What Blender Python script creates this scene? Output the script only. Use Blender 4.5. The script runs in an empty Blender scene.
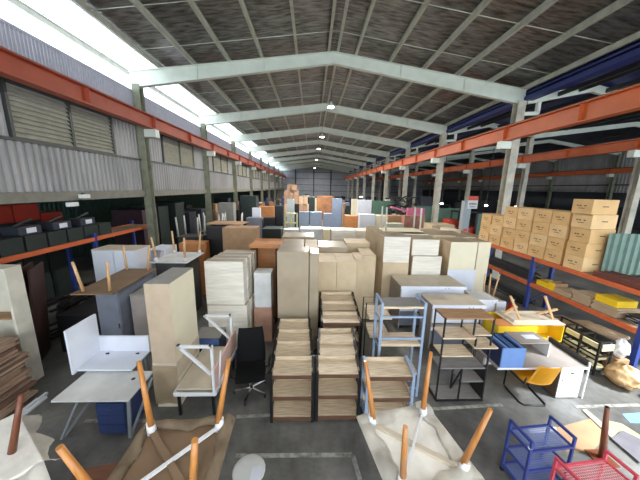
import bpy, bmesh, math, random
from mathutils import Vector, Matrix, Euler, noise
S = bpy.context.scene
C = S.collection
R = random.Random(7)
PI = math.pi
# ---------------------------------------------------------------- camera model (metres; long axis of the hall is +Y)
CAM_H, FPX, PITCH, YAW, ROLL = 4.2, 260.0, math.radians(11.3), math.radians(2.0), 0.02

def ray(px, py):
    u, v = px - 320, py - 240
    u, v = u*math.cos(ROLL) + v*math.sin(ROLL), -u*math.sin(ROLL) + v*math.cos(ROLL)
    y = FPX*math.cos(PITCH) - v*math.sin(PITCH)
    z = -FPX*math.sin(PITCH) - v*math.cos(PITCH)
    return Vector((u*math.cos(YAW) + y*math.sin(YAW), -u*math.sin(YAW) + y*math.cos(YAW), z))

def at(px, py, x=None, y=None, z=None):
    """the real point seen at a pixel, given the one coordinate that is known"""
    r = ray(px, py)
    t = (z - CAM_H)/r.z if z is not None else (y/r.y if y is not None else x/r.x)
    return Vector((r.x*t, r.y*t, CAM_H + r.z*t))

# ---------------------------------------------------------------- materials
MATS = {}
def mat(name, col, rough=.6, metal=0.0, var=.12, scale=4.0, bump=0.0, bscale=40.0, stretch=(1, 1, 1), col2=None, spec=.5):
    if name in MATS: return MATS[name]
    m = bpy.data.materials.new(name); m.use_nodes = True
    nt = m.node_tree; b = nt.nodes['Principled BSDF']
    b.inputs['Roughness'].default_value = rough
    b.inputs['Metallic'].default_value = metal
    b.inputs['Specular IOR Level'].default_value = spec
    tc = nt.nodes.new('ShaderNodeTexCoord'); mp = nt.nodes.new('ShaderNodeMapping')
    mp.inputs['Scale'].default_value = stretch
    nt.links.new(tc.outputs['Object'], mp.inputs['Vector'])
    n = nt.nodes.new('ShaderNodeTexNoise'); n.inputs['Scale'].default_value = scale; n.inputs['Detail'].default_value = 6
    nt.links.new(mp.outputs[0], n.inputs['Vector'])
    rp = nt.nodes.new('ShaderNodeValToRGB')
    c = col; c2 = col2 or tuple(max(0, v*(1-2.2*var)) for v in c)
    rp.color_ramp.elements[0].position = .3; rp.color_ramp.elements[1].position = .62
    rp.color_ramp.elements[0].color = (*c2, 1); rp.color_ramp.elements[1].color = (*c, 1)
    nt.links.new(n.outputs['Fac'], rp.inputs['Fac'])
    nt.links.new(rp.outputs['Color'], b.inputs['Base Color'])
    if bump:
        n2 = nt.nodes.new('ShaderNodeTexNoise'); n2.inputs['Scale'].default_value = bscale; n2.inputs['Detail'].default_value = 4
        nt.links.new(mp.outputs[0], n2.inputs['Vector'])
        bp = nt.nodes.new('ShaderNodeBump'); bp.inputs['Strength'].default_value = bump; bp.inputs['Distance'].default_value = .02
        nt.links.new(n2.outputs['Fac'], bp.inputs['Height'])
        nt.links.new(bp.outputs['Normal'], b.inputs['Normal'])
    MATS[name] = m
    return m

def emis(name, col, strength):
    if name in MATS: return MATS[name]
    m = bpy.data.materials.new(name); m.use_nodes = True
    b = m.node_tree.nodes['Principled BSDF']
    b.inputs['Base Color'].default_value = (*col, 1)
    b.inputs['Emission Color'].default_value = (*col, 1); b.inputs['Emission Strength'].default_value = strength
    MATS[name] = m
    return m

def srgb(r, g, b):
    f = lambda v: (v/255/12.92) if v/255 <= .04045 else ((v/255+.055)/1.055)**2.4
    return (f(r), f(g), f(b))

# ---------------------------------------------------------------- mesh collector
class MB:
    def __init__(s): s.bm = bmesh.new()
    def hexa(s, p, bev=0):
        """eight corners: bottom ring of four, top ring of four"""
        v = [s.bm.verts.new(q) for q in p]
        fs = [(3, 2, 1, 0), (4, 5, 6, 7), (0, 1, 5, 4), (1, 2, 6, 5), (2, 3, 7, 6), (3, 0, 4, 7)]
        f = [s.bm.faces.new([v[i] for i in q]) for q in fs]
        if bev:
            es = list({e for q in f for e in q.edges})
            bmesh.ops.bevel(s.bm, geom=es, offset=bev, segments=2, affect='EDGES', profile=.5)
        return s
    def box(s, x0, x1, y0, y1, z0, z1, bev=0, M=None):
        p = [Vector(q) for q in ((x0, y0, z0), (x1, y0, z0), (x1, y1, z0), (x0, y1, z0), (x0, y0, z1), (x1, y0, z1), (x1, y1, z1), (x0, y1, z1))]
        if M is not None: p = [M @ q for q in p]
        return s.hexa(p, bev)
    def bar(s, a, b, w, h=None, up=(0, 0, 1), bev=0):
        a, b = Vector(a), Vector(b); h = h or w
        d = (b-a).normalized(); u = Vector(up)
        if abs(d.dot(u)) > .98: u = Vector((0, 1, 0))
        r = d.cross(u).normalized(); u = r.cross(d)
        ring = lambda c: [c + r*(-w/2) + u*(-h/2), c + r*(w/2) + u*(-h/2), c + r*(w/2) + u*(h/2), c + r*(-w/2) + u*(h/2)]
        return s.hexa(ring(a) + ring(b), bev)
    def tube(s, a, b, r0, r1=None, n=12, cap=True):
        a, b = Vector(a), Vector(b); r1 = r0 if r1 is None else r1
        d = (b-a).normalized(); u = Vector((0, 0, 1)) if abs(d.z) < .95 else Vector((0, 1, 0))
        x = d.cross(u).normalized(); y = d.cross(x)
        A = []; B = []
        for i in range(n):
            t = 2*PI*i/n; o = x*math.cos(t) + y*math.sin(t)
            A.append(s.bm.verts.new(a + o*r0)); B.append(s.bm.verts.new(b + o*r1))
        for i in range(n):
            j = (i+1) % n
            f = s.bm.faces.new((A[i], B[i], B[j], A[j])); f.smooth = True
        if cap: s.bm.faces.new(A); s.bm.faces.new(B[::-1])
        return s
    def path(s, pts, r, n=8, closed=False):
        pts = [Vector(p) for p in pts]; rings = []
        N = len(pts)
        for i, p in enumerate(pts):
            q0 = pts[(i-1) % N] if (closed or i > 0) else p
            q1 = pts[(i+1) % N] if (closed or i < N-1) else p
            d = (q1-q0).normalized()
            u = Vector((0, 0, 1)) if abs(d.z) < .9 else Vector((0, 1, 0))
            x = d.cross(u).normalized(); y = d.cross(x)
            rings.append([s.bm.verts.new(p + (x*math.cos(2*PI*k/n) + y*math.sin(2*PI*k/n))*r) for k in range(n)])
        m = N if closed else N-1
        for i in range(m):
            A, B = rings[i], rings[(i+1) % N]
            for k in range(n):
                f = s.bm.faces.new((A[k], B[k], B[(k+1) % n], A[(k+1) % n])); f.smooth = True
        if not closed:
            s.bm.faces.new(rings[0]); s.bm.faces.new(rings[-1][::-1])
        return s
    def plate(s, pts, t):
        """polygon (list of points) given thickness along its normal"""
        p = [Vector(q) for q in pts]
        nrm = (p[1]-p[0]).cross(p[2]-p[0]).normalized()*t
        A = [s.bm.verts.new(q) for q in p]; B = [s.bm.verts.new(q+nrm) for q in p]
        s.bm.faces.new(A[::-1]); s.bm.faces.new(B)
        n = len(p)
        for i in range(n):
            j = (i+1) % n; s.bm.faces.new((A[i], A[j], B[j], B[i]))
        return s
    def lathe(s, prof, c=(0, 0, 0), n=20):
        c = Vector(c); rings = []
        for r, z in prof:
            rings.append([s.bm.verts.new(c + Vector((r*math.cos(2*PI*k/n), r*math.sin(2*PI*k/n), z))) for k in range(n)])
        for A, B in zip(rings, rings[1:]):
            for k in range(n):
                f = s.bm.faces.new((A[k], A[(k+1) % n], B[(k+1) % n], B[k])); f.smooth = True
        s.bm.faces.new(rings[0][::-1]); s.bm.faces.new(rings[-1])
        return s
    def grid(s, fn, nu, nv, thick=0):
        """surface fn(u,v) with u,v in 0..1; closed below when thick"""
        V = [[s.bm.verts.new(fn(i/nu, j/nv)) for j in range(nv+1)] for i in range(nu+1)]
        fs = []
        for i in range(nu):
            for j in range(nv):
                f = s.bm.faces.new((V[i][j], V[i+1][j], V[i+1][j+1], V[i][j+1])); f.smooth = True; fs.append(f)
        if thick:
            bmesh.ops.solidify(s.bm, geom=fs, thickness=thick)
        return s
    def rot(s, M):
        bmesh.ops.transform(s.bm, matrix=M, verts=s.bm.verts); return s
    def build(s, name, m, parent=None, world=False):
        bmesh.ops.recalc_face_normals(s.bm, faces=s.bm.faces)
        if world and parent is not None:
            bmesh.ops.transform(s.bm, matrix=wm(parent).inverted(), verts=s.bm.verts)
        me = bpy.data.meshes.new(name); s.bm.to_mesh(me); s.bm.free()
        me.materials.append(m)
        o = bpy.data.objects.new(name, me); C.objects.link(o)
        if parent is not None: o.parent = parent
        return o

def wm(o):
    M = Matrix.Translation(o.location) @ o.rotation_euler.to_matrix().to_4x4()
    return wm(o.parent) @ M if o.parent else M

def tag(o, label=None, cat=None, group=None, kind=None):
    if label: o['label'] = label
    if cat: o['category'] = cat
    if group: o['group'] = group
    if kind: o['kind'] = kind
    return o

def thing(name, label, cat, loc=(0, 0, 0), rz=0, group=None):
    o = bpy.data.objects.new(name, None); C.objects.link(o)
    o.location = loc; o.rotation_euler = (0, 0, rz); o.empty_display_size = .1
    return tag(o, label, cat, group)

def one(mb, name, m, label, cat, group=None, kind=None):
    """a thing that is a single mesh, with its origin put at its base"""
    vs = [v.co for v in mb.bm.verts]
    c = Vector(((min(v.x for v in vs)+max(v.x for v in vs))/2, (min(v.y for v in vs)+max(v.y for v in vs))/2, min(v.z for v in vs)))
    bmesh.ops.translate(mb.bm, vec=-c, verts=mb.bm.verts)
    o = mb.build(name, m); o.location = c
    return tag(o, label, cat, group, kind)

def struct(mb, name, m, label=None):
    o = mb.build(name, m); return tag(o, label, kind='structure')

def kids(o): return [c for c in bpy.data.objects if c.parent == o]
def dup(root, loc, rz=None, label=None, group=None):
    r = root.copy(); C.objects.link(r); r.location = loc
    if rz is not None: r.rotation_euler = (0, 0, rz)
    if label: r['label'] = label
    if group: r['group'] = group
    for ch in kids(root):
        c = ch.copy(); C.objects.link(c); c.parent = r
        for g in kids(ch):
            d = g.copy(); C.objects.link(d); d.parent = c
    return r

ORD = ['first', 'second', 'third', 'fourth', 'fifth', 'sixth', 'seventh', 'eighth', 'ninth', 'tenth', 'eleventh', 'twelfth', 'thirteenth', 'fourteenth', 'fifteenth', 'sixteenth', 'seventeenth', 'eighteenth', 'nineteenth', 'twentieth'] + ['twenty ' + q for q in ('first', 'second', 'third', 'fourth', 'fifth', 'sixth', 'seventh', 'eighth', 'ninth')] + ['thirtieth'] + ['thirty ' + q for q in ('first', 'second', 'third', 'fourth', 'fifth', 'sixth', 'seventh', 'eighth', 'ninth')] + ['fortieth']
# ================================================================ render settings, camera
S.view_settings.view_transform = 'Standard'; S.view_settings.look = 'None'
S.view_settings.gamma = 1; S.view_settings.use_curve_mapping = False
S.view_settings.exposure = 0.0
cam = bpy.data.cameras.new('camera'); co = bpy.data.objects.new('camera', cam); C.objects.link(co); S.camera = co
cam.sensor_fit = 'HORIZONTAL'; cam.sensor_width = 36; cam.lens = FPX/640*36; cam.clip_end = 300; cam.clip_start = .05
co.location = (0, 0, CAM_H)
co.matrix_world = Matrix.Translation((0, 0, CAM_H)) @ Matrix.Rotation(-YAW, 4, 'Z') @ Matrix.Rotation(PI/2 - PITCH, 4, 'X') @ Matrix.Rotation(ROLL, 4, 'Z')

# ================================================================ daylight
w = bpy.data.worlds.new('daylight'); S.world = w; w.use_nodes = True
bg = w.node_tree.nodes['Background']; bg.inputs[0].default_value = (.80, .90, 1.0, 1); bg.inputs[1].default_value = 4.4
sl = bpy.data.lights.new('sun', 'SUN'); sl.energy = 15; sl.angle = math.radians(9); sl.color = (.86, .93, 1)
so = bpy.data.objects.new('sun', sl); C.objects.link(so); so.rotation_euler = Vector((-.53, .33, -.78)).to_track_quat('-Z', 'Y').to_euler()

# ================================================================ shell materials
FOIL = mat('ceiling_foil', (.36, .34, .32), rough=.34, metal=.85, col2=(.075, .064, .056), scale=2.2, bump=1.0, bscale=12.0, stretch=(1, 4.5, 1))
STEEL_W = mat('rafter_paint', srgb(226, 234, 220), rough=.45, var=.05, scale=2)
PURLIN = mat('purlin_galvanised', srgb(206, 208, 192), rough=.45, var=.1)
CLAD = mat('wall_cladding', srgb(166, 164, 162), rough=.5, var=.1, scale=1.2, stretch=(1, 1, .4))
CLAD_D = mat('upper_cladding', srgb(178, 178, 190), rough=.55, var=.05)
CLAD_F = mat('far_cladding', srgb(168, 172, 180), rough=.55, var=.08, scale=.8)
GREENW = mat('green_panel', srgb(58, 92, 80), rough=.6, var=.12)
BLUER = mat('blue_roof', srgb(44, 56, 122), rough=.45, var=.1)
COLM = mat('column_paint', srgb(196, 190, 172), rough=.55, var=.14, scale=2.5)
COLG = mat('column_grey_green', srgb(140, 142, 120), rough=.6, var=.15, scale=3)
ORANGE_L = mat('crane_beam_rust', srgb(176, 82, 56), rough=.55, var=.08, scale=1.5)
ORANGE_R = mat('crane_beam_orange', srgb(212, 106, 52), rough=.5, var=.07, scale=1.5)
LOUV = mat('louvre_slat', srgb(168, 166, 146), rough=.55, var=.1)
DARKST = mat('dark_steel', srgb(70, 72, 70), rough=.5, var=.1)

def corrug(mb, p0, p1, z0, z1, nrm, pitch=.2, amp=.035):
    """trapezoid-ribbed cladding between two plan points"""
    p0, p1, nrm = Vector(p0), Vector(p1), Vector(nrm)
    L = (p1-p0).length; d = (p1-p0)/L; n = int(L/pitch)
    prof = []
    for i in range(n+1):
        s = i*pitch
        for ds, a in ((0, 0), (.45*pitch, 0), (.6*pitch, 1), (.85*pitch, 1)):
            if s+ds <= L: prof.append((s+ds, a))
    lo = [mb.bm.verts.new(Vector((*(p0+d*s+nrm*amp*a), z0))) for s, a in prof]
    hi = [mb.bm.verts.new(Vector((*(p0+d*s+nrm*amp*a), z1))) for s, a in prof]
    for i in range(len(prof)-1): mb.bm.faces.new((lo[i], lo[i+1], hi[i+1], hi[i]))
    return mb

XL, XR, RX = -7.3, 9.0, .82          # column lines and ridge
Y0, YF, BAY, YC = -8.0, 70.5, 6.67, 12.0
COLS = [YC + BAY*k for k in range(-2, 9)]
def zr(x): return 9.70 - (.12*(RX-x) if x < RX else .14*(x-RX))      # top of the rafters

# floor
def floor_mat():
    m = bpy.data.materials.new('concrete_floor'); m.use_nodes = True; nt = m.node_tree; b = nt.nodes['Principled BSDF']
    tc = nt.nodes.new('ShaderNodeTexCoord')
    def noise(sc, det=8, rough=.6):
        n = nt.nodes.new('ShaderNodeTexNoise'); n.inputs['Scale'].default_value = sc; n.inputs['Detail'].default_value = det; n.inputs['Roughness'].default_value = rough
        nt.links.new(tc.outputs['Object'], n.inputs['Vector']); return n
    a, c = noise(.9), noise(7)
    r1 = nt.nodes.new('ShaderNodeValToRGB'); r1.color_ramp.elements[0].position = .35; r1.color_ramp.elements[1].position = .7
    r1.color_ramp.elements[0].color = (*srgb(86, 84, 80), 1); r1.color_ramp.elements[1].color = (*srgb(134, 132, 126), 1)
    nt.links.new(a.outputs['Fac'], r1.inputs['Fac'])
    r2 = nt.nodes.new('ShaderNodeValToRGB'); r2.color_ramp.elements[0].position = .3; r2.color_ramp.elements[1].position = .6
    r2.color_ramp.elements[0].color = (.72, .72, .72, 1); r2.color_ramp.elements[1].color = (1, 1, 1, 1)
    nt.links.new(c.outputs['Fac'], r2.inputs['Fac'])
    mx = nt.nodes.new('ShaderNodeMix'); mx.data_type = 'RGBA'; mx.blend_type = 'MULTIPLY'; mx.inputs[0].default_value = 1
    nt.links.new(r1.outputs[0], mx.inputs[6]); nt.links.new(r2.outputs[0], mx.inputs[7])
    nt.links.new(mx.outputs[2], b.inputs['Base Color'])
    rr = nt.nodes.new('ShaderNodeMapRange'); rr.inputs[3].default_value = .32; rr.inputs[4].default_value = .6
    nt.links.new(c.outputs['Fac'], rr.inputs[0]); nt.links.new(rr.outputs[0], b.inputs['Roughness'])
    return m
struct(MB().box(-16, 32, Y0-6, YF, -.2, 0), 'floor', floor_mat())
PAINT = mat('worn_floor_paint', srgb(168, 166, 156), rough=.6, var=.3, scale=9)
def fline(a, b, w, n):
    a, b = Vector((*a, .004)), Vector((*b, .004)); d = (b-a).normalized(); s = Vector((-d.y, d.x, 0))*w/2
    struct(MB().plate([a-s, b-s, b+s, a+s], .003), 'trim_%d' % n, PAINT, 'worn pale floor marking')
for n, (p, q) in enumerate((((85, 421), (152, 421)), ((236, 417), (272, 415)), ((236, 456), (352, 455)), ((353, 456), (360, 480)), ((366, 413), (502, 405)), ((575, 407), (640, 405)))):
    a, b = at(*p, z=0), at(*q, z=0)
    fline((a.x, a.y), (b.x, b.y), .07, 40+n)

# roof foil: two slopes over the hall
def eave_glow_material():
    m = bpy.data.materials.new('added_eave_glow_sheet'); m.use_nodes = True; nt = m.node_tree
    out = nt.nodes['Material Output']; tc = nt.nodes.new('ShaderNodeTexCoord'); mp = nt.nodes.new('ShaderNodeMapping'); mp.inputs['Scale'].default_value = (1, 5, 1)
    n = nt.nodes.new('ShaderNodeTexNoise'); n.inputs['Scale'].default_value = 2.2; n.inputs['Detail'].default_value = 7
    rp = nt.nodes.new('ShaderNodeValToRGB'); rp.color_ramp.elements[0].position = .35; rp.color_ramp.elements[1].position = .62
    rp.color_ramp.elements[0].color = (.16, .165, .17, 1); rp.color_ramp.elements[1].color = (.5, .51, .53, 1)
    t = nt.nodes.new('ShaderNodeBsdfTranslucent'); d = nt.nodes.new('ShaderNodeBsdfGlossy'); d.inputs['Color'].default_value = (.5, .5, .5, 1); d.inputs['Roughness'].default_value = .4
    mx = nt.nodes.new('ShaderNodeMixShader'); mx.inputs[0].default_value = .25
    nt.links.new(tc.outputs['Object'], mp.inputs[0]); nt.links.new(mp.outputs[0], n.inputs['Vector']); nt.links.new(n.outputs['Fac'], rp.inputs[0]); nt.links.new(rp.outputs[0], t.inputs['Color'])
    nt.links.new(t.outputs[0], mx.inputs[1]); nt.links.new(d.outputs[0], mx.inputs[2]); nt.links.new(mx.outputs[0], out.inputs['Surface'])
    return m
EAVE_GLOW = eave_glow_material()  # see-through eave strip added to carry the daylight glow of lit foil
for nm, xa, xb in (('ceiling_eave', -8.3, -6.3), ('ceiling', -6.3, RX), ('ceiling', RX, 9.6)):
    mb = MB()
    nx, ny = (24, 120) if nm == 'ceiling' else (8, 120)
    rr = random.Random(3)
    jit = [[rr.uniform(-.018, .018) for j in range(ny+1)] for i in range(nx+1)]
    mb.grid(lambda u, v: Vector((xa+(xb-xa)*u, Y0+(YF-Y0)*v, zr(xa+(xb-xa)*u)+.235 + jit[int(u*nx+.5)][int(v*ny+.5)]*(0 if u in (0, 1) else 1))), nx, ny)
    struct(mb, nm, FOIL if nm == 'ceiling' else EAVE_GLOW)
# outer skin of the roof keeps the sky out
struct(MB().plate([(-6.32, Y0, zr(-6.32)+.36), (RX, Y0, zr(RX)+.36), (RX, YF, zr(RX)+.36), (-6.32, YF, zr(-6.32)+.36)], .04), 'roof', DARKST)
struct(MB().plate([(RX, Y0, zr(RX)+.36), (9.7, Y0, zr(9.7)+.36), (9.7, YF, zr(9.7)+.36), (RX, YF, zr(RX)+.36)], .04), 'roof', DARKST)

# rafters: tapered welded I beams, one per frame
for k, y in enumerate(COLS):
    for side in (-1, 1):
        mb = MB()
        xe = XL-.2 if side < 0 else XR+.2
        pts = [(xe, zr(xe), zr(xe)-.62), (RX, zr(RX), zr(RX)-.44)]
        (xa, ta, ba), (xb, tb, bb) = pts
        mb.hexa([Vector(q) for q in ((xa, y-.012, ba), (xb, y-.012, bb), (xb, y+.012, bb), (xa, y+.012, ba), (xa, y-.012, ta), (xb, y-.012, tb), (xb, y+.012, tb), (xa, y+.012, ta))])
        mb.bar((xa, y, ta-.01), (xb, y, tb-.01), .2, .02, up=(0, 0, 1)); mb.bar((xa, y, ba+.01), (xb, y, bb+.01), .2, .02)
        for t in (.33, .66):
            xs = xa+(xb-xa)*t; mb.box(xs-.01, xs+.01, y-.1, y+.1, ba+(bb-ba)*t, ta+(tb-ta)*t)
        struct(mb, 'roof_rafter', STEEL_W, 'white steel rafter under the foil roof')
# purlins
PX = [-7.75, -6.28, -4.9, -3.47, -2.1, -.68, .62, 1.0, 1.75, 3.2, 4.67, 6.12, 7.6, 9.2]
for x in PX:
    mb = MB(); z = zr(x)
    mb.box(x-.006, x+.006, Y0, YF, z, z+.2); mb.box(x-.045, x+.045, Y0, YF, z, z+.012); mb.box(x-.035, x+.035, Y0, YF, z+.19, z+.2)
    struct(mb, 'roof_purlin', PURLIN, 'thin steel roof purlin running the length of the hall')
# sag rods across the purlins at mid bay and white batten lines in the insulation
mb = MB()
for y in [c - BAY/2 for c in COLS] + [c - BAY*.18 for c in COLS]:
    for xa, xb in ((-7.75, RX), (RX, 9.2)):
        mb.tube((xa, y, zr(xa)+.15), (xb, y, zr(xb)+.15), .012, n=6)
struct(mb, 'ceiling_tie_rods', STEEL_W)
# columns
def hcol(x, y, h, wd, dp, m, lab):
    mb = MB(); mb.box(x-wd/2, x+wd/2, y-dp/2, y-dp/2+.02, 0, h); mb.box(x-wd/2, x+wd/2, y+dp/2-.02, y+dp/2, 0, h)
    mb.box(x-.012, x+.012, y-dp/2+.02, y+dp/2-.02, 0, h); mb.box(x-wd/2-.06, x+wd/2+.06, y-dp/2-.06, y+dp/2+.06, 0, .03)
    struct(mb, 'steel_column', m, lab)
for y in COLS:
    hcol(XL+.05, y, zr(XL)-.5, .3, .3, COLG, 'grey green steel column on the left side of the hall')
    hcol(XR, y, zr(XR)-.5, .34, .34, COLM, 'cream steel column on the right side of the hall')
X2 = 15.2
for y in COLS:
    hcol(X2, y, 7.9, .3, .3, COLM, 'cream steel column between the two halls')
    hcol(29.6, y, 8.0, .3, .3, COLG, 'steel column of the far right wall')
# left wall
for k, (za, zb, m) in enumerate(((3.95, 5.22, CLAD), (6.66, 7.95, CLAD_D))):
    struct(corrug(MB(), (XL-.12, Y0), (XL-.12, YF), za, zb, (1, 0), .2 if k == 0 else .1, .06 if k == 0 else .015), 'wall_left', m)
struct(MB().box(XL-.2, XL-.13, Y0, YF, 3.9, 7.9), 'wall_left', CLAD_D)
struct(MB().box(XL-.13, XL-.02, Y0, YF, 5.2, 5.27).box(XL-.13, XL-.05, Y0, YF, 6.6, 6.66), 'trim_1', DARKST)
struct(MB().box(XL-.1, XL+.02, Y0, YF, 3.68, 3.95), 'trim_2', mat('header_beam', srgb(128, 126, 114), var=.1))
struct(MB().box(XL-.25, XL-.1, Y0, YF, 7.93, 8.0), 'trim_3', CLAD_D)
# louvred vents, one group per bay, cladding between
n = 0
for k in range(-1, 8):
    yb = YC + BAY*(k-1)
    ya, yc = yb+1.68, yb+5.05
    mb = MB()
    for y in (ya, (ya+yc)/2, yc): mb.box(XL-.14, XL-.03, y-.035, y+.035, 5.27, 6.6)
    mb.box(XL-.14, XL-.03, ya, yc, 5.27, 5.31); mb.box(XL-.14, XL-.03, ya, yc, 6.56, 6.6)
    n += 1
    f = struct(mb, 'window_%d' % n, DARKST)
    mb = MB()
    for i in range(10):
        z = 5.36+i*.122
        mb.hexa([Vector(q) for q in ((XL-.06, ya+.03, z-.05), (XL-.06, yc-.03, z-.05), (XL-.05, yc-.03, z-.045), (XL-.05, ya+.03, z-.045), (XL-.12, ya+.03, z+.055), (XL-.12, yc-.03, z+.055), (XL-.11, yc-.03, z+.06), (XL-.11, ya+.03, z+.06))])
    mb.build('louvre_slats', LOUV, f)
    struct(corrug(MB(), (XL-.12, yc+.04), (XL-.12, yb+BAY+1.64), 5.27, 6.6, (1, 0)), 'wall_left', CLAD)
# annex behind the left aisle opening
struct(MB().box(-20, XL-.22, Y0, YF, 4.15, 4.25), 'ceiling_annex', mat('annex_roof_sheet', srgb(226, 228, 230), rough=.6, var=.03))
struct(corrug(MB(), (-13.5, Y0), (-13.5, YF), 0, 4.15, (1, 0), .25, .03), 'wall_annex', GREENW)
struct(MB().box(-13.4, -13.2, Y0, YF, 3.35, 3.75), 'trim_4', mat('header_beam', (.3, .3, .3)))
# far wall
struct(corrug(MB(), (-16, YF), (32, YF), 0, 9.9, (0, -1), .3, .03), 'wall_far', CLAD_F)
mb = MB()
for x in (-10, -4.3, .5, 5.0, 12, 19, 25): mb.box(x-.14, x+.14, YF-.35, YF-.06, 0, 9.7)
for z in (1.8, 3.4, 5.0, 6.6, 8.2): mb.box(-16, 32, YF-.16, YF-.06, z-.05, z+.05)
struct(mb, 'trim_5', DARKST)
# right side halls
struct(corrug(MB(), (29.9, 0), (29.9, YF), 4.3, 8.3, (-1, 0), .3, .04), 'wall_right', CLAD)
struct(MB().box(29.9, 30.0, 0, YF, 0, 4.3), 'wall_right', mat('dark_lower_wall', srgb(70, 74, 80), var=.1))
struct(MB().box(29.7, 29.9, 0, YF, 5.0, 5.12).box(29.7, 29.9, 0, YF, 4.2, 4.32), 'trim_6', DARKST)
def gable(xa, xm, xb, ze, zm, y0, m, nm):
    struct(MB().plate([(xa, y0, ze), (xm, y0, zm), (xm, YF, zm), (xa, YF, ze)], .06), nm, m)
    struct(MB().plate([(xm, y0, zm), (xb, y0, ze), (xb, YF, ze), (xm, YF, zm)], .06), nm, m)
gable(9.2, 12.1, 15.2, 8.35, 8.95, 2.5, BLUER, 'ceiling_aisle')
gable(15.2, 22.5, 29.9, 8.3, 9.3, 0, mat('dark_roof', srgb(58, 62, 74), var=.1), 'ceiling_side_hall')
for y in COLS[1:]:
    mb = MB()
    for (xa, za), (xb, zb) in (((9.3, 8.1), (12.1, 8.68)), ((12.1, 8.68), (15.2, 8.1)), ((15.3, 8.0), (22.5, 9.0)), ((22.5, 9.0), (29.7, 8.0))):
        mb.bar((xa, y, za), (xb, y, zb), .16, .3)
    mb.bar((9.1, y, 7.55), (9.9, y, 7.6), .14, .14); mb.bar((9.85, y, 7.6), (9.85, y, 8.2), .14, .14)
    struct(mb, 'roof_rafter', STEEL_W, 'white steel rafter of the side aisle')
for x, zz in ((10.6, 8.45), (11.5, 8.65), (12.7, 8.65), (13.7, 8.45), (17.5, 8.6), (20, 9.0), (25, 9.0), (27.5, 8.6)):
    struct(MB().box(x-.04, x+.04, 0, YF, zz-.16, zz), 'roof_purlin', DARKST, 'dark purlin of the side aisle roof')
struct(MB().box(9.15, 9.5, 0, YF, 8.08, 8.25), 'trim_7', BLUER)
struct(MB().box(9.6, 9.66, 0, YF, 8.2, 8.95), 'trim_8', BLUER)
# crane runway beams
def crane(x, za, zb, ys, m, lab, y0=Y0):
    t = thing('crane_runway_beam', lab, 'crane beam', (x, y0, za), 0, 'crane runway beams')
    h = zb-za; L = YF-1.0-y0
    MB().box(-.16, .16, 0, L, 0, .035).build('bottom_flange', m, t)
    MB().box(-.16, .16, 0, L, h-.035, h).build('top_flange', m, t)
    MB().box(-.015, .015, 0, L, .035, h-.035).build('web', m, t)
    MB().box(-.035, .035, 0, L, h, h+.06).build('rail', DARKST, t)
    y = ys
    while y < YF-1.2:
        MB().box(-.15, .15, y-y0-.012, y-y0+.012, .035, h-.035).build('stiffener', m, t); y += BAY/2
crane(-6.8, 6.5, 7.02, 5.33, ORANGE_L, 'rust red crane runway beam along the left wall')
crane(8.62, 6.42, 7.02, 5.33, ORANGE_R, 'orange crane runway beam along the right row of columns')
crane(14.85, 6.2, 6.68, 5.33, ORANGE_R, 'second orange crane runway beam from the right row of columns', 2)
crane(29.2, 6.15, 6.6, 5.33, ORANGE_R, 'orange crane runway beam along the far right wall', 2)
for y in COLS:
    for x, z, s in ((XL+.35, 6.5, 1), (XR-.32, 6.4, -1), (X2-.3, 6.18, -1), (29.3, 6.13, -1)):
        mb = MB(); mb.box(x-.33, x+.33, y-.14, y+.14, z-.32, z-.005)
        struct(mb, 'crane_bracket', STEEL_W, 'white bracket that carries a crane beam on its column')

# high bay lamps hanging under the ridge
LAMP = emis('lamp_glow', (.95, .98, 1.0), 40)
def lamp(x, y, z, lab, power, group='high bay lamps'):
    t = thing('high_bay_lamp', lab, 'lamp', (x, y, z), 0, group)
    MB().lathe([(.2, .0), (.21, .03), (.12, .16), (.06, .26), (.04, .30)]).build('lamp_housing', STEEL_W, t)
    MB().lathe([(.17, -.03), (.185, -.012), (.18, .004)]).build('lamp_disc', LAMP, t)
    MB().tube((0, 0, .3), (0, 0, zr(x)-z), .012, n=6).build('suspension_rod', DARKST, t)
    l = bpy.data.lights.new('high_bay_light', 'AREA'); l.shape = 'DISK'; l.size = .4; l.energy = power; l.color = (1, .97, .92)
    lo = bpy.data.objects.new('high_bay_light', l); C.objects.link(lo); lo.location = (x, y, z-.06)
LY = [15.85, 24.7, 32.1, 44.5, 62.2]
for k, y in enumerate(LY):
    lamp((1.02, .86, .75, .7, .6)[k], y, 8.7, '%s high bay lamp under the ridge counted from the nearest' % ['nearest', 'second', 'third', 'fourth', 'farthest'][k], (900, 1400, 1500, 1300, 800)[k])
for k, (x, y) in enumerate(((1.02, 4.5), (1.02, -3.5))): lamp(x, y, 8.9, 'added unseen high bay lamp above and behind the viewer, %s' % ['above', 'behind'][k], (60, 200)[k])  # unseen lamps added to brighten the near end and its rafters
for k, (x, y) in enumerate(((22.5, 20), (22.5, 34), (12.1, 24), (12.1, 40), (-11, 16), (-11, 30))):
    l = None
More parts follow.
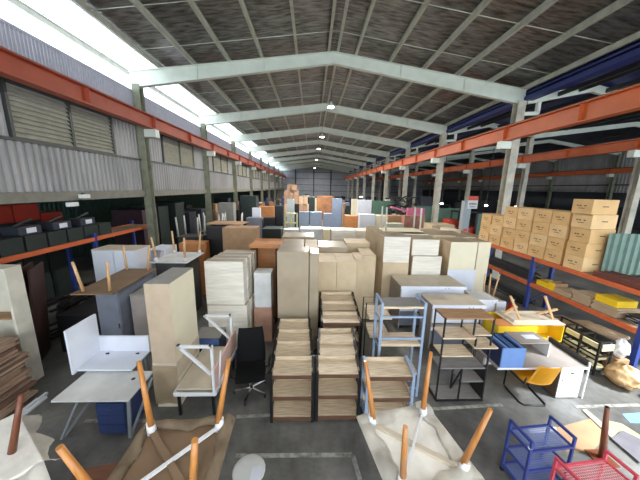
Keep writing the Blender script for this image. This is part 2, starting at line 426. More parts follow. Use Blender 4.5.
# ================================================================ furniture materials
OAK = mat('oak_board', srgb(226, 204, 172), rough=.5, var=.2, scale=3, stretch=(1.2, 14, 14))
OAKD = mat('oak_board_brown', srgb(176, 136, 100), rough=.5, var=.2, scale=3, stretch=(1.2, 14, 14))
BLACK = mat('black_metal', srgb(24, 24, 26), rough=.4, var=.1)
BLACKF = mat('black_fabric', srgb(22, 22, 24), rough=.85, var=.1, scale=20)
CHROME = mat('chrome', (.75, .75, .78), rough=.18, metal=1, var=.03)
SLATE = mat('slate_blue_metal', srgb(150, 168, 192), rough=.4, var=.06)
TABLEG = mat('grey_table_board', srgb(128, 124, 120), rough=.5, var=.1, stretch=(1, 8, 8))
LEGW = mat('varnished_leg_wood', srgb(198, 132, 68), rough=.3, var=.12, scale=5, stretch=(8, 8, .8))
LEGP = mat('pale_leg_wood', srgb(222, 178, 128), rough=.45, var=.1, scale=5, stretch=(8, 8, .8))
LEGD = mat('dark_leg_wood', srgb(120, 66, 40), rough=.4, var=.15, scale=5, stretch=(8, 8, .8))
WHITEM = mat('white_metal', srgb(232, 232, 232), rough=.4, var=.04)
WHITEB = mat('white_laminate', srgb(226, 229, 238), rough=.42, var=.05, scale=2)
WHITED = mat('soiled_white_laminate', srgb(222, 222, 218), rough=.45, var=.11, scale=2.2)
CREAM = mat('cream_wrapped_carton', srgb(234, 226, 210), rough=.42, var=.09, scale=2.2, bump=.7, bscale=5, stretch=(.8, .8, 7))
CREAMS = mat('smooth_cream_carton', srgb(232, 222, 192), rough=.55, var=.04, scale=1.5)
TAN = mat('tan_carton', srgb(206, 184, 150), rough=.65, var=.08, scale=2)
TAUPE = mat('taupe_carton_film', srgb(172, 156, 132), rough=.32, var=.1, scale=1.6, bump=.15, bscale=5)
BROWNC = mat('brown_cardboard', srgb(176, 140, 104), rough=.75, var=.1, scale=3)
BROWNW = mat('crumpled_cardboard', srgb(172, 150, 122), rough=.75, var=.15, scale=5, bump=.8, bscale=14)
UNDER = mat('raw_board_underside', srgb(132, 106, 80), rough=.7, var=.1, scale=2)
FILM = mat('soiled_foam_wrap', srgb(246, 240, 228), rough=.45, var=.09, scale=4, bump=.6, bscale=10)
BLUEC = mat('blue_cabinet', srgb(78, 104, 160), rough=.42, var=.06)
NAVY = mat('navy_cabinet', srgb(44, 54, 92), rough=.45, var=.08)
GREYT = mat('grey_cabinet_top', srgb(150, 146, 138), rough=.5, var=.07)
PINKB = mat('pink_fibreboard', srgb(222, 184, 168), rough=.7, var=.05)
BEIGET = mat('beige_laminate', srgb(206, 192, 170), rough=.5, var=.06)
ORANGEW = mat('orange_wood', srgb(204, 136, 80), rough=.5, var=.1, stretch=(1, 1, 6))
DARKB = mat('dark_brown_wood', srgb(70, 42, 32), rough=.5, var=.2, stretch=(8, 8, 1))
PLANK = mat('plank_edges', srgb(170, 140, 116), rough=.65, var=.2, scale=5, stretch=(3, .5, 3))
MIDGREY = mat('grey_panel', srgb(120, 124, 136), rough=.5, var=.08)

# ================================================================ wooden tiered display shelves
def tier_shelf(x0, x1, y, dep, h, zs, fm, label, group, lip=.17, rz=0):
    w = x1-x0; hb = h+.06
    t = thing('tiered_shelf_unit', label, 'shelf unit', ((x0+x1)/2, y, 0), rz, group)
    for s in (-1, 1):
        mb = MB(); X = s*(w/2-.02)
        mb.box(X-.027, X+.027, 0, .044, 0, h); mb.box(X-.027, X+.027, dep-.042, dep+.002, 0, hb); mb.bar((X, .02, h-.012), (X, dep-.02, hb-.012), .05, .03)
        for z in zs: mb.box(X-.016, X+.016, .02, dep-.02, z-.045, z-.005)
        mb.build('side_frame', fm, t)
    for z in zs:
        MB().box(-w/2+.042, w/2-.042, .01, dep-.012, z-.03, z, bev=.003).build('shelf_board', OAK, t)
        tag(MB().box(-w/2+.042, w/2-.042, -.004, .01, z-.075, z-.004).build('front_rail', mat('shelf_rail_shaded', srgb(104, 72, 52), rough=.5, var=.2, scale=3, stretch=(1.2, 14, 14)), t), 'brown front rail darkened for shade')  # rail brown is darkened to paint in shade on the front edge
        MB().box(-w/2+.042, w/2-.042, dep-.012, dep+.004, z+.001, z+(lip if z < zs[-1] else .085)).build('back_board', OAK, t)
        for s in (-1, 1):
            X = s*(w/2-.036); MB().box(X-.005, X+.005, .04, dep-.04, z+.002, z+(lip*.5 if z < zs[-1] else .06)).build('side_board', OAK, t)
    return t
Z3 = (.12, .55, .98)
rows = ['nearest', 'second', 'third', 'fourth', 'fifth', 'sixth']
for k, (yy, dx) in enumerate(((4.0, .0), (4.5, -.03), (4.96, -.05), (5.43, -.08))):
    tier_shelf(-.69+dx, .085+dx, yy, .42, 1.02, Z3, BLACK, '%s black framed oak tier shelf in the left file' % rows[k], 'oak tier shelves')
for k, (yy, dx) in enumerate(((4.02, 0), (4.52, .04), (4.99, .07))):
    tier_shelf(.12+dx, .92+dx, yy, .42, 1.02, Z3, BLACK, '%s black framed oak tier shelf in the middle file' % rows[k], 'oak tier shelves')
for k, (yy, zz) in enumerate(((5.6, 1.1), (6.1, 1.16), (6.56, 1.22))):
    tier_shelf(.26, 1.22, yy, .4, zz+.03, (.2, .62, zz), BLACK, 'wide oak tier shelf, %s of three in front of the cream wardrobe cartons' % ORD[k], 'oak tier shelves', lip=.13)
tier_shelf(1.01, 1.86, 3.95, .44, 1.03, Z3, SLATE, 'oak tier shelf with slate blue posts beside the nearest black framed ones', 'oak tier shelves')

# slate blue etagere
t = thing('tall_open_rack', 'tall slate blue metal rack with grey top shelf behind the blue post tier shelf', 'shelf rack', (1.8, 4.6, 0))
for sx in (-.42, .42):
    for yy in (0, .42):
        MB().box(sx-.025, sx+.025, yy-.025, yy+.025, 0, 2.08, bev=.004).build('post', SLATE, t)
    mb = MB()
    for z in (.5, 1.1, 1.66, 2.06): mb.box(sx-.015, sx+.015, .02, .40, z-.02, z+.02)
    mb.build('side_rail', SLATE, t)
for z, m, l in ((2.0, TABLEG, 'grey top shelf'), (1.2, OAK, None), (.55, OAK, None)):
    o = MB().box(-.4, .4, -.01, .43, z-.04, z, bev=.004).build('shelf_board', m, t); tag(o, l)
    MB().box(-.4, .4, -.016, -.01, z-.045, z).build('front_edge', OAK, t)
for z in (1.78, 1.32, .2): MB().box(-.4, .4, -.015, .015, z-.018, z+.018).build('cross_rail', SLATE, t)

# oak boards with a black loop handle lying beside the rack
t = thing('oak_display_stand', 'small oak display stand with black hoop frame left of the slate blue rack', 'display stand', (1.52, 5.62, 0))
MB().box(-.2, .3, -.35, .3, 1.36, 1.4).build('shelf_board', OAK, t)
MB().box(-.16, .3, -.32, .3, .9, .94).build('shelf_board', OAK, t)
MB().path([(-.22, -.05, 0), (-.22, -.05, 1.62), (.14, -.05, 1.62), (.14, -.05, 0)], .014).build('hoop_frame', BLACK, t)
MB().path([(-.22, .28, 0), (-.22, .28, 1.62), (.14, .28, 1.62), (.14, .28, 0)], .014).build('hoop_frame', BLACK, t)

# black framed staggered bookcase
t = thing('staggered_bookcase', 'black framed bookcase with brown staggered shelves in front of the stacked desks', 'bookcase', (3.05, 4.46, 0))
W, D, H = .49, .42, 1.83
def bbar(mb, a, b): return mb.bar(a, b, .026)
for s in (-1, 1):
    mb = MB(); X = s*(W-.013)
    for yy in (.013, D-.013): mb.box(X-.013, X+.013, yy-.013, yy+.013, 0, H)
    for z in (.015, H-.015): bbar(mb, (X, 0, z), (X, D, z))
    mb.build('side_frame', BLACK, t)
MB().box(-W, W, 0, D, H-.03, H, bev=.003).build('top_shelf', OAKD, t)
tag(MB().box(-W+.03, W-.03, .02, D-.02, .72, .75).build('shelf_board', TABLEG, t), 'grey lower shelf')
MB().box(-.02, W-.03, .02, D-.02, .42, .45).build('shelf_board', TABLEG, t)
MB().box(-W+.03, W-.03, .02, D-.02, .02, .05).build('shelf_board', TABLEG, t)
MB().box(-W, .16, -.02, D-.04, 1.40, 1.425).build('shelf_board', OAK, t)
MB().box(.1, W-.02, 0, D, 1.46, 1.485).build('shelf_board', OAK, t)
MB().box(-W+.02, .15, -.02, D-.05, 1.02, 1.045).build('shelf_board', OAK, t)
MB().box(.12, W+.1, -.06, D-.1, 1.22, 1.245).build('shelf_board', OAK, t)
mb = MB()
for a, b in (((.16, -.01, 1.02), (.16, -.01, 1.42)), ((.16, D-.05, 1.02), (.16, D-.05, 1.42)), ((.1, 0, 1.48), (.1, 0, 1.82)), ((.1, D-.02, 1.22), (.1, D-.02, 1.82)), ((-.02, .01, .03), (-.02, .01, .73)), ((-.02, .3, .03), (-.02, .3, .73)), ((-.02, .01, .72), (-.02, .3, .04)), ((-W, 0, .02), (W, 0, .02)), ((-W, D, .02), (W, D, .02)), ((-W, D, 1.0), (W, D, 1.0))): bbar(mb, a, b)
mb.build('divider_frame', BLACK, t)
MB().box(W-.02, W, .02, D-.02, .04, .74).build('side_panel', BLACK, t)

# ================================================================ upturned tables
def flip_table(name, label, loc, rz, w, d, L, splay, inset, topm, legm, sockm, legr=(.03, .018), slab=.03, group='upturned tables', cross=None, sock=True, legs=((-1, 1), (1, 1), (1, -1), (-1, -1)), apron=None):
    t = thing(name, label, 'table', loc, rz, group)
    MB().box(-w/2, w/2, -d/2, d/2, 0, slab, bev=.006).build('tabletop', topm, t)
    for sx, sy in legs:
        bx, by = sx*(w/2-inset), sy*(d/2-inset)
        dx, dy = (splay if isinstance(splay, tuple) else (splay, splay))
        a = Vector((bx, by, slab+.09 if sock else slab)); b = Vector((bx+sx*dx, by+sy*dy, slab+L))
        g = MB().tube(a, b, legr[0], legr[1], 14).build('leg', legm, t)
        if sock:
            q = Vector((bx, by, slab)); e = q+(b-q)*.16
            MB().tube(q, e, legr[0]*1.5, legr[0]*1.18, 14).build('leg_socket', sockm, g)
    if cross:
        x, y = w/2-inset, d/2-inset
        MB().bar((x, y, slab+.03), (-x, -y, slab+.03), cross[0], .025).build('cross_bar', sockm, t)
        tag(MB().bar((-x, y, slab+.015), (x, -y, slab+.015), cross[1], .03).build('cross_bar', topm if cross[2] is None else cross[2], t))
    if apron:
        mb = MB(); x, y = w/2-inset, d/2-inset
        for a, b in (((-x, -y), (x, -y)), ((x, -y), (x, y)), ((x, y), (-x, y)), ((-x, y), (-x, -y))): mb.bar((*a, slab+.03), (*b, slab+.03), .02, .06)
        mb.build('apron', apron, t)
    return t

def ruffle(t, name, m, w, d, wd, hgt, z, seed, sides='lrbf', kid=None):
    """loose wrapping folded up along the rim of an upturned table"""
    rr = random.Random(seed)
    segs = {'b': ((-w/2, d/2), (w/2, d/2), (0, -1)), 'f': ((w/2, -d/2), (-w/2, -d/2), (0, 1)), 'r': ((w/2, d/2), (w/2, -d/2), (-1, 0)), 'l': ((-w/2, -d/2), (-w/2, d/2), (1, 0))}
    for sd in sides:
        a, b, nn = segs[sd]; a, b, nn = Vector((*a, 0)), Vector((*b, 0)), Vector((*nn, 0))
        ph = rr.uniform(0, 6); n = 26
        jt = [rr.uniform(-.4, .4) for _ in range(n+2)]
        def fn(u, v, a=a, b=b, nn=nn, jt=jt, ph=ph):
            k = u*n; j = jt[int(k)]
            off = -.012 + v*wd*(1+.16*math.sin(u*9+ph)+.08*math.sin(u*23+2*ph)); zz = z + hgt*math.sin(v*PI*.9)*(1+.5*math.sin(u*14+ph)) + .008*math.sin(u*37+ph)*v
            return a+(b-a)*u + nn*off + Vector((0, 0, zz))
        MB().grid(fn, n, 5, .004).build(name, m, t)

tA = flip_table('upturned_table', 'upturned white wrapped table with four orange wood legs in the middle foreground', (1.04, 2.09, 1.69), math.radians(11), .86, .86, .72, .09, .13, FILM, LEGW, WHITEM, cross=(.022, .05, BEIGET))
ruffle(tA, 'foam_wrapping', FILM, .86, .86, .16, .04, .03, 5)
tB = flip_table('upturned_table', 'upturned table with brown cardboard round its rim in the left foreground', (-1.25, 1.95, 1.69), math.radians(2.5), .92, .92, .74, .11, .13, UNDER, LEGW, WHITEM, cross=(.03, .06, UNDER), legr=(.031, .022))
ruffle(tB, 'cardboard_wrapping', BROWNW, .92, .92, .13, .05, .03, 9)
# what they stand on
for nm, lab, x, y, h in (('pallet_stack', 'cardboard packed stack carrying the upturned white table in the foreground', 1.2, 1.75, 1.69), ('pallet_stack', 'cardboard packed stack carrying the upturned table in the left foreground', -1.28, 1.7, 1.69)):
    t = thing(nm, lab, 'stack of cartons', (x, y, 0))
    n = 12
    for i in range(n):
        MB().box(-.3, .3, -.3, .3, h*i/n+.002, h*(i+1)/n-.002 if i < n-1 else h, bev=.008).build('flat_carton', BROWNC, t)

# round white stool with a paper on it
t = thing('round_stool', 'round pale grey plastic stool behind the upturned left foreground table', 'stool', (-.8, 2.87, 0))
MB().lathe([(.19, .40), (.215, .41), (.22, .435), (.2, .45), (.08, .445), (.0, .443)]).build('seat', WHITED, t)
for k in range(4):
    a = PI/4+k*PI/2
    MB().tube((.13*math.cos(a), .13*math.sin(a), .41), (.2*math.cos(a), .2*math.sin(a), 0), .014).build('leg', DARKST, t)
one(MB().box(-.76, -.62, 2.7, 2.9, .4515, .454), 'paper_sheet', WHITEB, 'white sheet of paper lying on the round grey stool', 'paper')

# wrapped board, bottom left corner
t = thing('upturned_table', 'soiled wrapped table upside down in the bottom left corner', 'table', (-3.25, 2.1, 1.46), math.radians(-34), 'upturned tables')
MB().box(-.55, .47, -.6, .42, 0, .05, bev=.01).build('tabletop', FILM, t)
tag(MB().tube(at(12, 452, z=1.52), at(21, 395, z=2.14), .034, .022).build('leg', LEGD, t, True), 'dark red brown leg')
def fl(u, v): return Vector((.47+.16*v, .42-.72*u, .03-.12*v-.05*v*math.sin(u*11)+.02*math.sin(u*23)))
MB().grid(fl, 16, 4, .004).build('film_flap', FILM, t)
def fl2(u, v): return Vector((-.5+.97*u, .42+.1*v*(1+.5*math.sin(u*13)), .03-.1*v+.03*math.sin(u*19)*v))
MB().grid(fl2, 16, 4, .004).build('film_flap', FILM, t)
one(MB().box(-3.55, -3.05, 1.75, 2.15, 0, 1.455, bev=.01), 'carton_stack', BROWNC, 'brown carton stack under the wrapped table in the bottom left corner', 'carton')
# low brown drawer front and slate board at the bottom edge
t = thing('low_cabinet', 'low red brown wooden cabinet at the bottom edge left of the upturned table', 'cabinet', (-2.5, 2.8, 0), math.radians(12))
MB().box(-.45, .25, -.3, .05, 0, .62, bev=.005).build('body', mat('red_brown_wood', srgb(110, 66, 40), rough=.5, var=.15, stretch=(1, 8, 8)), t)
MB().box(-.43, .23, -.28, .03, .62, .645).build('top_board', mat('red_brown_wood', (1, 1, 1)), t)
one(MB().box(-2.17, -1.85, 2.6, 2.95, 0, .68, bev=.004), 'slate_panel_box', NAVY, 'dark slate box beside the low red brown cabinet', 'box')

# ================================================================ left side
# tall off white bookcase at the left edge
t = thing('tall_bookcase', 'tall off white open bookcase at the left edge of the picture', 'bookcase', (-6.43, 4.96, 0))
OFFW = mat('off_white_board', srgb(214, 208, 190), rough=.5, var=.08)
for x in (.55, -.75): MB().box(x-.05, x, 0, .3, 0, 2.52, bev=.003).build('side_panel', OFFW, t)
MB().box(-.75, .5, .28, .3, .02, 2.5).build('back_panel', OFFW, t)
MB().box(-.75, .55, 0, .3, 2.52, 2.56).build('top_board', OFFW, t)
for z in (.1, .85, 1.54): tag(MB().box(-.7, .5, -.03, .27, z-.03, z).build('shelf_board', BROWNC, t), 'brown shelf board')
# dark door leaves leaning behind
for k, (x, y) in enumerate(((-6.95, 5.85), (-6.75, 5.9), (-6.55, 5.95))):
    t = thing('door_leaf', 'dark brown door leaf leaning behind the off white bookcase, %s' % ['leftmost of three', 'middle of three', 'rightmost of three'][k], 'door leaf', (x, y, 0), math.radians(-60), 'dark door leaves')
    M = Matrix.Rotation(math.radians(-4), 4, 'X')
    MB().box(-.42, .42, -.02, .02, 0, 2.3, M=M).build('door_board', DARKB, t)
    MB().box(-.05, .03, -.024, -.021, 2.08, 2.16, M=M).build('paper_sticker', WHITEB, t)
# stack of planks
pr = random.Random(12); z = 0.0; k = 0
tones = [PLANK, mat('plank_dark', srgb(120, 90, 74), rough=.65, var=.2, scale=5, stretch=(3, .5, 3)), mat('plank_pale', srgb(196, 170, 140), rough=.65, var=.15, scale=5, stretch=(3, .5, 3))]
tn = ['brown', 'dark brown', 'pale']
while z < 1.22:
    h = pr.choice((.03, .04, .05, .06)); xr = -5.42-.26*z/1.2+pr.uniform(-.1, .06); i = pr.choice((0, 0, 1, 2)); k += 1
    pos = 'lowest' if z == 0 else '%s up from the floor' % ORD[k-1]
    one(MB().box(xr-1.1, xr, 3.1+pr.uniform(-.1, .1), 4.72+pr.uniform(-.16, .1), z+.001, z+h, bev=.003), 'wooden_board', tones[i], '%s board in the left plank stack, %s' % (tn[i], pos), 'board', 'boards in the left plank stack')
    z += h
for k, (dx, zz) in enumerate(((.0, 0), (.075, 0), (.04, .05))):
    one(MB().box(-5.33+dx, -5.27+dx, 3.55, 4.72-.1*k, zz+.001, zz+.049, bev=.004), 'white_profile_bar', WHITEM, 'long white bar on the floor beside the plank stack, %s' % ['nearest the planks', 'farther from the planks', 'lying on the other two'][k], 'bar', 'white bars')

# white workstation desk
t = thing('office_desk', 'soiled white desk with slanted grey metal legs in the left foreground', 'desk', (-3.5, 4.1, 0))
MB().box(-.66, .56, -.37, .33, .72, .75, bev=.004).build('desktop', WHITED, t)
GM = mat('grey_metal_leg', srgb(150, 154, 158), rough=.35, var=.08, metal=.3)
for s in (-1, 1):
    X = -.3 if s < 0 else .5
    mb = MB(); mb.bar((X, -.28, .71), (X-.32*(s < 0), -.36, .01), .05, .03); mb.bar((X+.1, .2, .71), (X-.3*(s < 0), -.34, .02), .035, .03); mb.bar((X, -.3, .7), (X, .3, .7), .04, .03)
    mb.build('leg', GM, t)
MB().tube((.32, .12, .7505), (.32, .12, .752), .035, n=16).build('cable_grommet', BLACK, t)
t = thing('drawer_pedestal', 'navy blue drawer pedestal under the soiled white desk', 'drawer unit', (-3.28, 4.02, 0))
DB = mat('deep_blue_cabinet', srgb(40, 56, 98), rough=.45, var=.06)
MB().box(-.26, .2, -.22, .24, .03, .62, bev=.006).build('body', DB, t)
for z in (.06, .24, .42):
    d = MB().box(-.25, .19, -.235, -.22, z, z+.165, bev=.003).build('drawer', DB, t)
    MB().bar((-.07, -.25, z+.13), (.01, -.25, z+.13), .012).build('handle', CHROME, d)
for sx in (-.2, .14):
    for sy in (-.18, .18): MB().tube((sx, sy, 0), (sx, sy, .03), .02).build('castor', BLACK, t)
t = thing('divider_workstation', 'pale blue white workstation shelf with a raised left divider behind the soiled white desk', 'workstation', (-3.75, 4.9, 0))
MB().box(-.58, .42, -.5, .1, .77, .8).build('worktop', WHITEB, t)
MB().box(-.58, .42, .06, .1, .8, 1.14, bev=.003).build('back_divider', WHITEB, t)
MB().box(-.62, -.58, -.56, .1, .74, 1.62, bev=.003).build('side_divider', WHITEB, t)
for x in (-.55, .38): MB().box(x-.02, x+.02, -.05, .05, 0, .77).build('leg', GM, t)
for x, y in ((-.4, -.02), (.2, -.02)): MB().tube((x, y, .8), (x+.06, y-.01, .815), .016).build('cable_clip', BLACK, t)

# tall beige cabinet with paper round its lower half
t = thing('tall_cabinet', 'tall beige cabinet with brown paper round its lower half', 'cabinet', (-2.69, 4.86, 0))
MB().box(-.215, .215, -.48, .47, 0, 2.5, bev=.006).build('body', CREAMS, t)
tag(MB().box(-.218, .218, -.484, -.48, .95, 2.495).build('front_panel', mat('shaded_beige_front', srgb(196, 174, 148), rough=.4, var=.06), t), 'front darkened beige for shade')  # darker beige paints shade onto the front; the lit side stays cream
tag(MB().box(-.222, .222, -.488, .475, .62, .95).build('paper_band', BEIGET, t))
def pw(u, v): return Vector((-.225+.45*u, -.51-.012*math.sin(u*9+v*4), .1+.8*v))
MB().grid(pw, 10, 8, .004).build('brown_paper', TAN, t)
tag(MB().box(-.215, .215, -.48, .47, 2.5, 2.506).build('top_board', GREYT, t), 'grey brown top')

# upturned steel desk with pink divider lying on a low black legged table
t = thing('low_table', 'low white rimmed table on black legs beside the tall beige cabinet', 'table', (-2.08, 4.9, 0))
MB().box(-.37, .37, -.74, .62, .44, .47).build('tabletop', BEIGET, t)
mb = MB()
for a, b in (((-.37, -.74), (.37, -.74)), ((.37, -.74), (.37, .62)), ((.37, .62), (-.37, .62)), ((-.37, .62), (-.37, -.74))): mb.bar((*a, .475), (*b, .475), .03, .07)
mb.build('rim', WHITEM, t)
for sx in (-.31, .31):
    for yy in (-.7, .57): MB().box(sx-.022, sx+.022, yy-.022, yy+.022, 0, .44).build('leg', BLACK, t)
t = thing('upturned_desk', 'upturned desk with two white triangular leg frames and a pink divider board', 'desk', (-2.08, 4.9, .523))
mb = MB(); mb.box(-.34, .34, -.7, .6, 0, .03).build('desktop', BEIGET, t)
for yy in (-.6, .56):
    mb = MB(); mb.bar((-.3, yy, .82), (.31, yy, .82), .045); mb.bar((.3, yy, .84), (.3, yy, .03), .045); mb.bar((-.28, yy, .82), (.26, yy, .25), .045)
    mb.build('leg_frame', WHITEM, t)
    MB().box(-.31, -.27, yy-.03, yy+.03, .842, .86).build('glide_foot', BLACK, t); MB().box(.26, .3, yy-.03, yy+.03, .842, .86).build('glide_foot', BLACK, t)
MB().box(.345, .375, -.74, .62, .0, .44, bev=.003).build('divider_board', PINKB, t)
mb = MB(); mb.box(.34, .38, -.78, -.74, -.0, .47); mb.box(.375, .395, -.74, .62, -.01, .02); mb.build('divider_frame', WHITEM, t)
tag(MB().tube((.40, -.62, .05), (.44, -.55, .7), .02, .014).build('tie_strip', WHITEM, t))
# small blue pedestal behind
t = thing('drawer_pedestal', 'blue drawer pedestal with a grey top behind the upturned desk', 'drawer unit', (-2.42, 5.81, 0))
MB().box(-.28, .3, -.22, .24, .03, .70, bev=.006).build('body', NAVY, t)
tag(MB().box(-.29, .31, -.23, .25, .70, .72).build('top_board', GREYT, t), 'grey top')
tag(MB().box(-.27, .29, -.235, -.22, .52, .68).build('drawer', BLUEC, t), 'blue drawer front')
MB().box(-.27, .29, -.235, -.22, .29, .5).build('drawer', NAVY, t); MB().box(-.27, .29, -.235, -.22, .06, .27).build('drawer', NAVY, t)
# navy box right of pink board
one(MB().box(-1.62, -1.52, 5.15, 5.85, 0, .66, bev=.006), 'navy_box', NAVY, 'navy blue box on the floor between the pink divider and the office chair', 'box')

# ================================================================ black office chair
t = thing('office_chair', 'black swivel office chair with chromed star base', 'office chair', (-1.2, 4.74, 0), math.radians(10))
for k in range(5):
    a = PI/2+k*2*PI/5+.3
    l = MB().bar((0, 0, .1), (.33*math.cos(a), .33*math.sin(a), .075), .045, .03).build('base_arm', CHROME, t)
    MB().tube((.34*math.cos(a)-.02, .34*math.sin(a), .032), (.34*math.cos(a)+.02, .34*math.sin(a), .032), .032).build('castor', BLACK, l)
MB().tube((0, 0, .08), (0, 0, .42), .03).build('gas_lift', CHROME, t)
def seat(u, v):
    x, y = u*2-1, v*2-1
    return Vector((x*.3*(1-.08*y*y), y*.29, .5 - .05*max(0, -y)**3 + .02*abs(x)**3))
MB().grid(seat, 10, 10, .07).build('seat', BLACKF, t)
def back(u, v):
    x = u*2-1
    return Vector((x*(.3-.05*v*v), .27+.16*v-.05*(1-x*x)*.6, .52+.72*v))
MB().grid(back, 10, 14, .05).build('backrest', BLACKF, t)
for s in (-1, 1): MB().path([(s*.3, .12, .46), (s*.37, .1, .5), (s*.38, .08, .7), (s*.38, -.16, .72), (s*.36, -.2, .56), (s*.3, -.14, .47)], .016).build('armrest', BLACK, t)

# ================================================================ carton towers behind
def wrapped(x0, x1, y0, y1, z0, z1, side_m, front_m, top_m, label, group=None):
    t = thing('wrapped_carton', label, 'carton', ((x0+x1)/2, (y0+y1)/2, z0+.001), 0, group); w, d, h = (x1-x0)/2, (y1-y0)/2, z1-z0-.002
    MB().box(-w, w, -d+.012, d, 0, h-.012, bev=.006).build('box_body', side_m, t)
    MB().box(-w+.004, w-.004, -d, -d+.011, .004, h, bev=.004).build('wrapped_front', front_m, t)
    MB().box(-w+.01, w-.01, -d+.03, d-.012, h-.0115, h-.004).build('top_panel', top_m, t)
    return t
def carton(x0, x1, y0, y1, z0, z1, m, label, cat='carton', group=None, name='carton', bev=.008, tape=None):
    return one(MB().box(x0, x1, y0, y1, z0+.001, z1-.001, bev=bev), name, m, label, cat, group)
for k in range(4):
    y = 6.1+.36*k; q = ['nearest', 'second', 'third', 'farthest'][k]
    wrapped(-2.55+.03*k, -1.58+.01*k, y-.03, y+.3, 0, 1.3, CREAM, CREAM, TAUPE, 'lower film wrapped white carton of the tower by the tall beige cabinet, %s in depth' % q, group='lower cartons of the white tower')
    wrapped(-2.57+.03*k, -1.64+.01*k, y, y+.3, 1.3, 2.42-.01*k, CREAM, CREAM, TAUPE, 'upper film wrapped white carton of the tower by the tall beige cabinet, %s in depth' % q, group='upper cartons of the white tower')
carton(-1.52, -1.04, 6.55, 7.05, 0, 1.0, mat('pinkish_brown_carton', srgb(196, 152, 128), rough=.6, var=.12), 'pinkish carton under the tall white box behind the office chair')
carton(-1.5, -1.05, 6.58, 7.05, 1.0, 1.97, WHITED, 'narrow white box on a pinkish carton behind the office chair', name='white_box', cat='box')
t = thing('open_cabinet', 'orange wood cabinet carcass with dark sides behind the narrow white box', 'cabinet', (-1.36, 7.85, 0))
MB().box(-.46, .46, -.3, .55, 2.42, 2.5).build('top_board', ORANGEW, t)
for x in (-.44, .3): MB().box(x, x+.14, -.28, .5, 0, 2.42).build('side_panel', DARKB, t)
MB().box(-.3, .3, .1, .14, 0, 2.42).build('back_panel', ORANGEW, t)
MB().box(-.46, .46, -.31, -.24, 2.42, 2.54).build('top_rail', ORANGEW, t); MB().box(-.46, .46, .5, .56, 2.42, 2.54).build('top_rail', ORANGEW, t)
# wardrobe cartons
carton(-.82, -.05, 6.12, 6.75, 0, 2.68, TAUPE, 'tall taupe film wrapped wardrobe carton behind the left file of tier shelves', name='wardrobe_carton')
carton(-.03, .2, 6.2, 6.8, 0, 2.62, TAUPE, 'narrow taupe wardrobe carton squeezed right of the wide taupe one', name='wardrobe_carton')
carton(.2, .74, 7.14, 8.2, 0, 2.14, TAN, 'left tall cream wardrobe carton behind the wide tier shelves', name='wardrobe_carton', group='cream wardrobe cartons')
carton(.745, 1.32, 7.14, 8.2, 0, 2.14, TAN, 'middle tall cream wardrobe carton behind the wide tier shelves', name='wardrobe_carton', group='cream wardrobe cartons')
carton(1.325, 1.6, 7.5, 8.25, 0, 2.15, TAN, 'narrow tall cream wardrobe carton set back from the two wide ones', name='wardrobe_carton', group='cream wardrobe cartons')
carton(1.605, 2.05, 7.85, 8.9, 0, 2.16, TAN, 'tall cream wardrobe carton set farthest back at the right of its row', name='wardrobe_carton', group='cream wardrobe cartons')
carton(-.85, -.2, 6.9, 8.1, 0, 2.6, TAUPE, 'taupe carton with bare top behind the wide taupe wardrobe carton', name='wardrobe_carton')
carton(-.18, .19, 6.95, 8.3, 0, 2.56, TAN, 'tan carton right of the bare topped taupe carton', name='wardrobe_carton')
carton(-.7, .1, 8.4, 9.3, 0, 2.62, TAUPE, 'taupe carton in the second row behind the taupe wardrobe cartons', name='wardrobe_carton')
carton(.25, 1.2, 8.35, 9.4, 0, 2.3, TAUPE, 'taupe topped carton behind the left cream wardrobe cartons', name='wardrobe_carton')
carton(1.25, 2.1, 9.0, 9.9, 0, 2.3, TAN, 'tan carton behind the right end of the cream wardrobe cartons', name='wardrobe_carton')
# ================================================================ pallet racking on the right
RACKO = mat('rack_orange', srgb(214, 104, 58), rough=.5, var=.08)
RACKB = mat('rack_blue', srgb(44, 66, 140), rough=.45, var=.08)
KRAFT = mat('kraft_carton', srgb(222, 180, 122), rough=.7, var=.07, scale=2.5)
KRAFT2 = mat('kraft_carton_pale', srgb(232, 194, 140), rough=.7, var=.07, scale=2.5)
INK = mat('dark_ink', srgb(96, 70, 44), rough=.7, var=.05)
YELC = mat('yellow_shell', srgb(232, 170, 28), rough=.4, var=.05)
YEL = mat('yellow_laminate', srgb(246, 204, 34), rough=.45, var=.05)
REDBR = mat('red_brown_steel', srgb(112, 58, 46), rough=.5, var=.12)
DECK = mat('rack_deck', srgb(150, 132, 108), rough=.7, var=.15)
GREYBAR = mat('grey_bar_stock', srgb(112, 112, 110), rough=.45, var=.15, metal=.3)
DARKBAR = mat('dark_bar_stock', srgb(52, 52, 54), rough=.5, var=.2)
KRAFTB = mat('flat_cardboard', srgb(188, 164, 134), rough=.75, var=.1, stretch=(1, 1, 12))

RXF, RXB = 7.92, 8.74
posts = (5.45, 8.72, 12.0, 15.28)
t = thing('pallet_rack', 'orange and blue pallet rack along the right row of columns', 'pallet rack', (RXF, 8.7, 0))
for y in posts:
    for x in (RXF, RXB-.09):
        mb = MB(); mb.box(x, x+.09, y-.06, y+.06, 0, 1.93); mb.box(x-.03, x+.10, y-.1, y+.1, 0, .015); mb.build('upright', RACKB, t, True)
    mb = MB()
    for z in (.3, .9, 1.5): mb.bar((RXF+.05, y, z-.1), (RXB-.05, y, z+.35), .03)
    mb.build('brace', RACKB, t, True)
for a, b in zip(posts, posts[1:]):
    for z in (1.0, 1.93):
        for x in (RXF, RXB-.05):
            MB().box(x-.01, x+.05, a+.061, b-.061, z-.13, z, bev=.006).build('beam', RACKO, t, True)
        tag(MB().box(RXF+.052, RXB-.052, a+.061, b-.061, z-.04, z-.002).build('deck', DECK, t, True), 'grey brown deck')
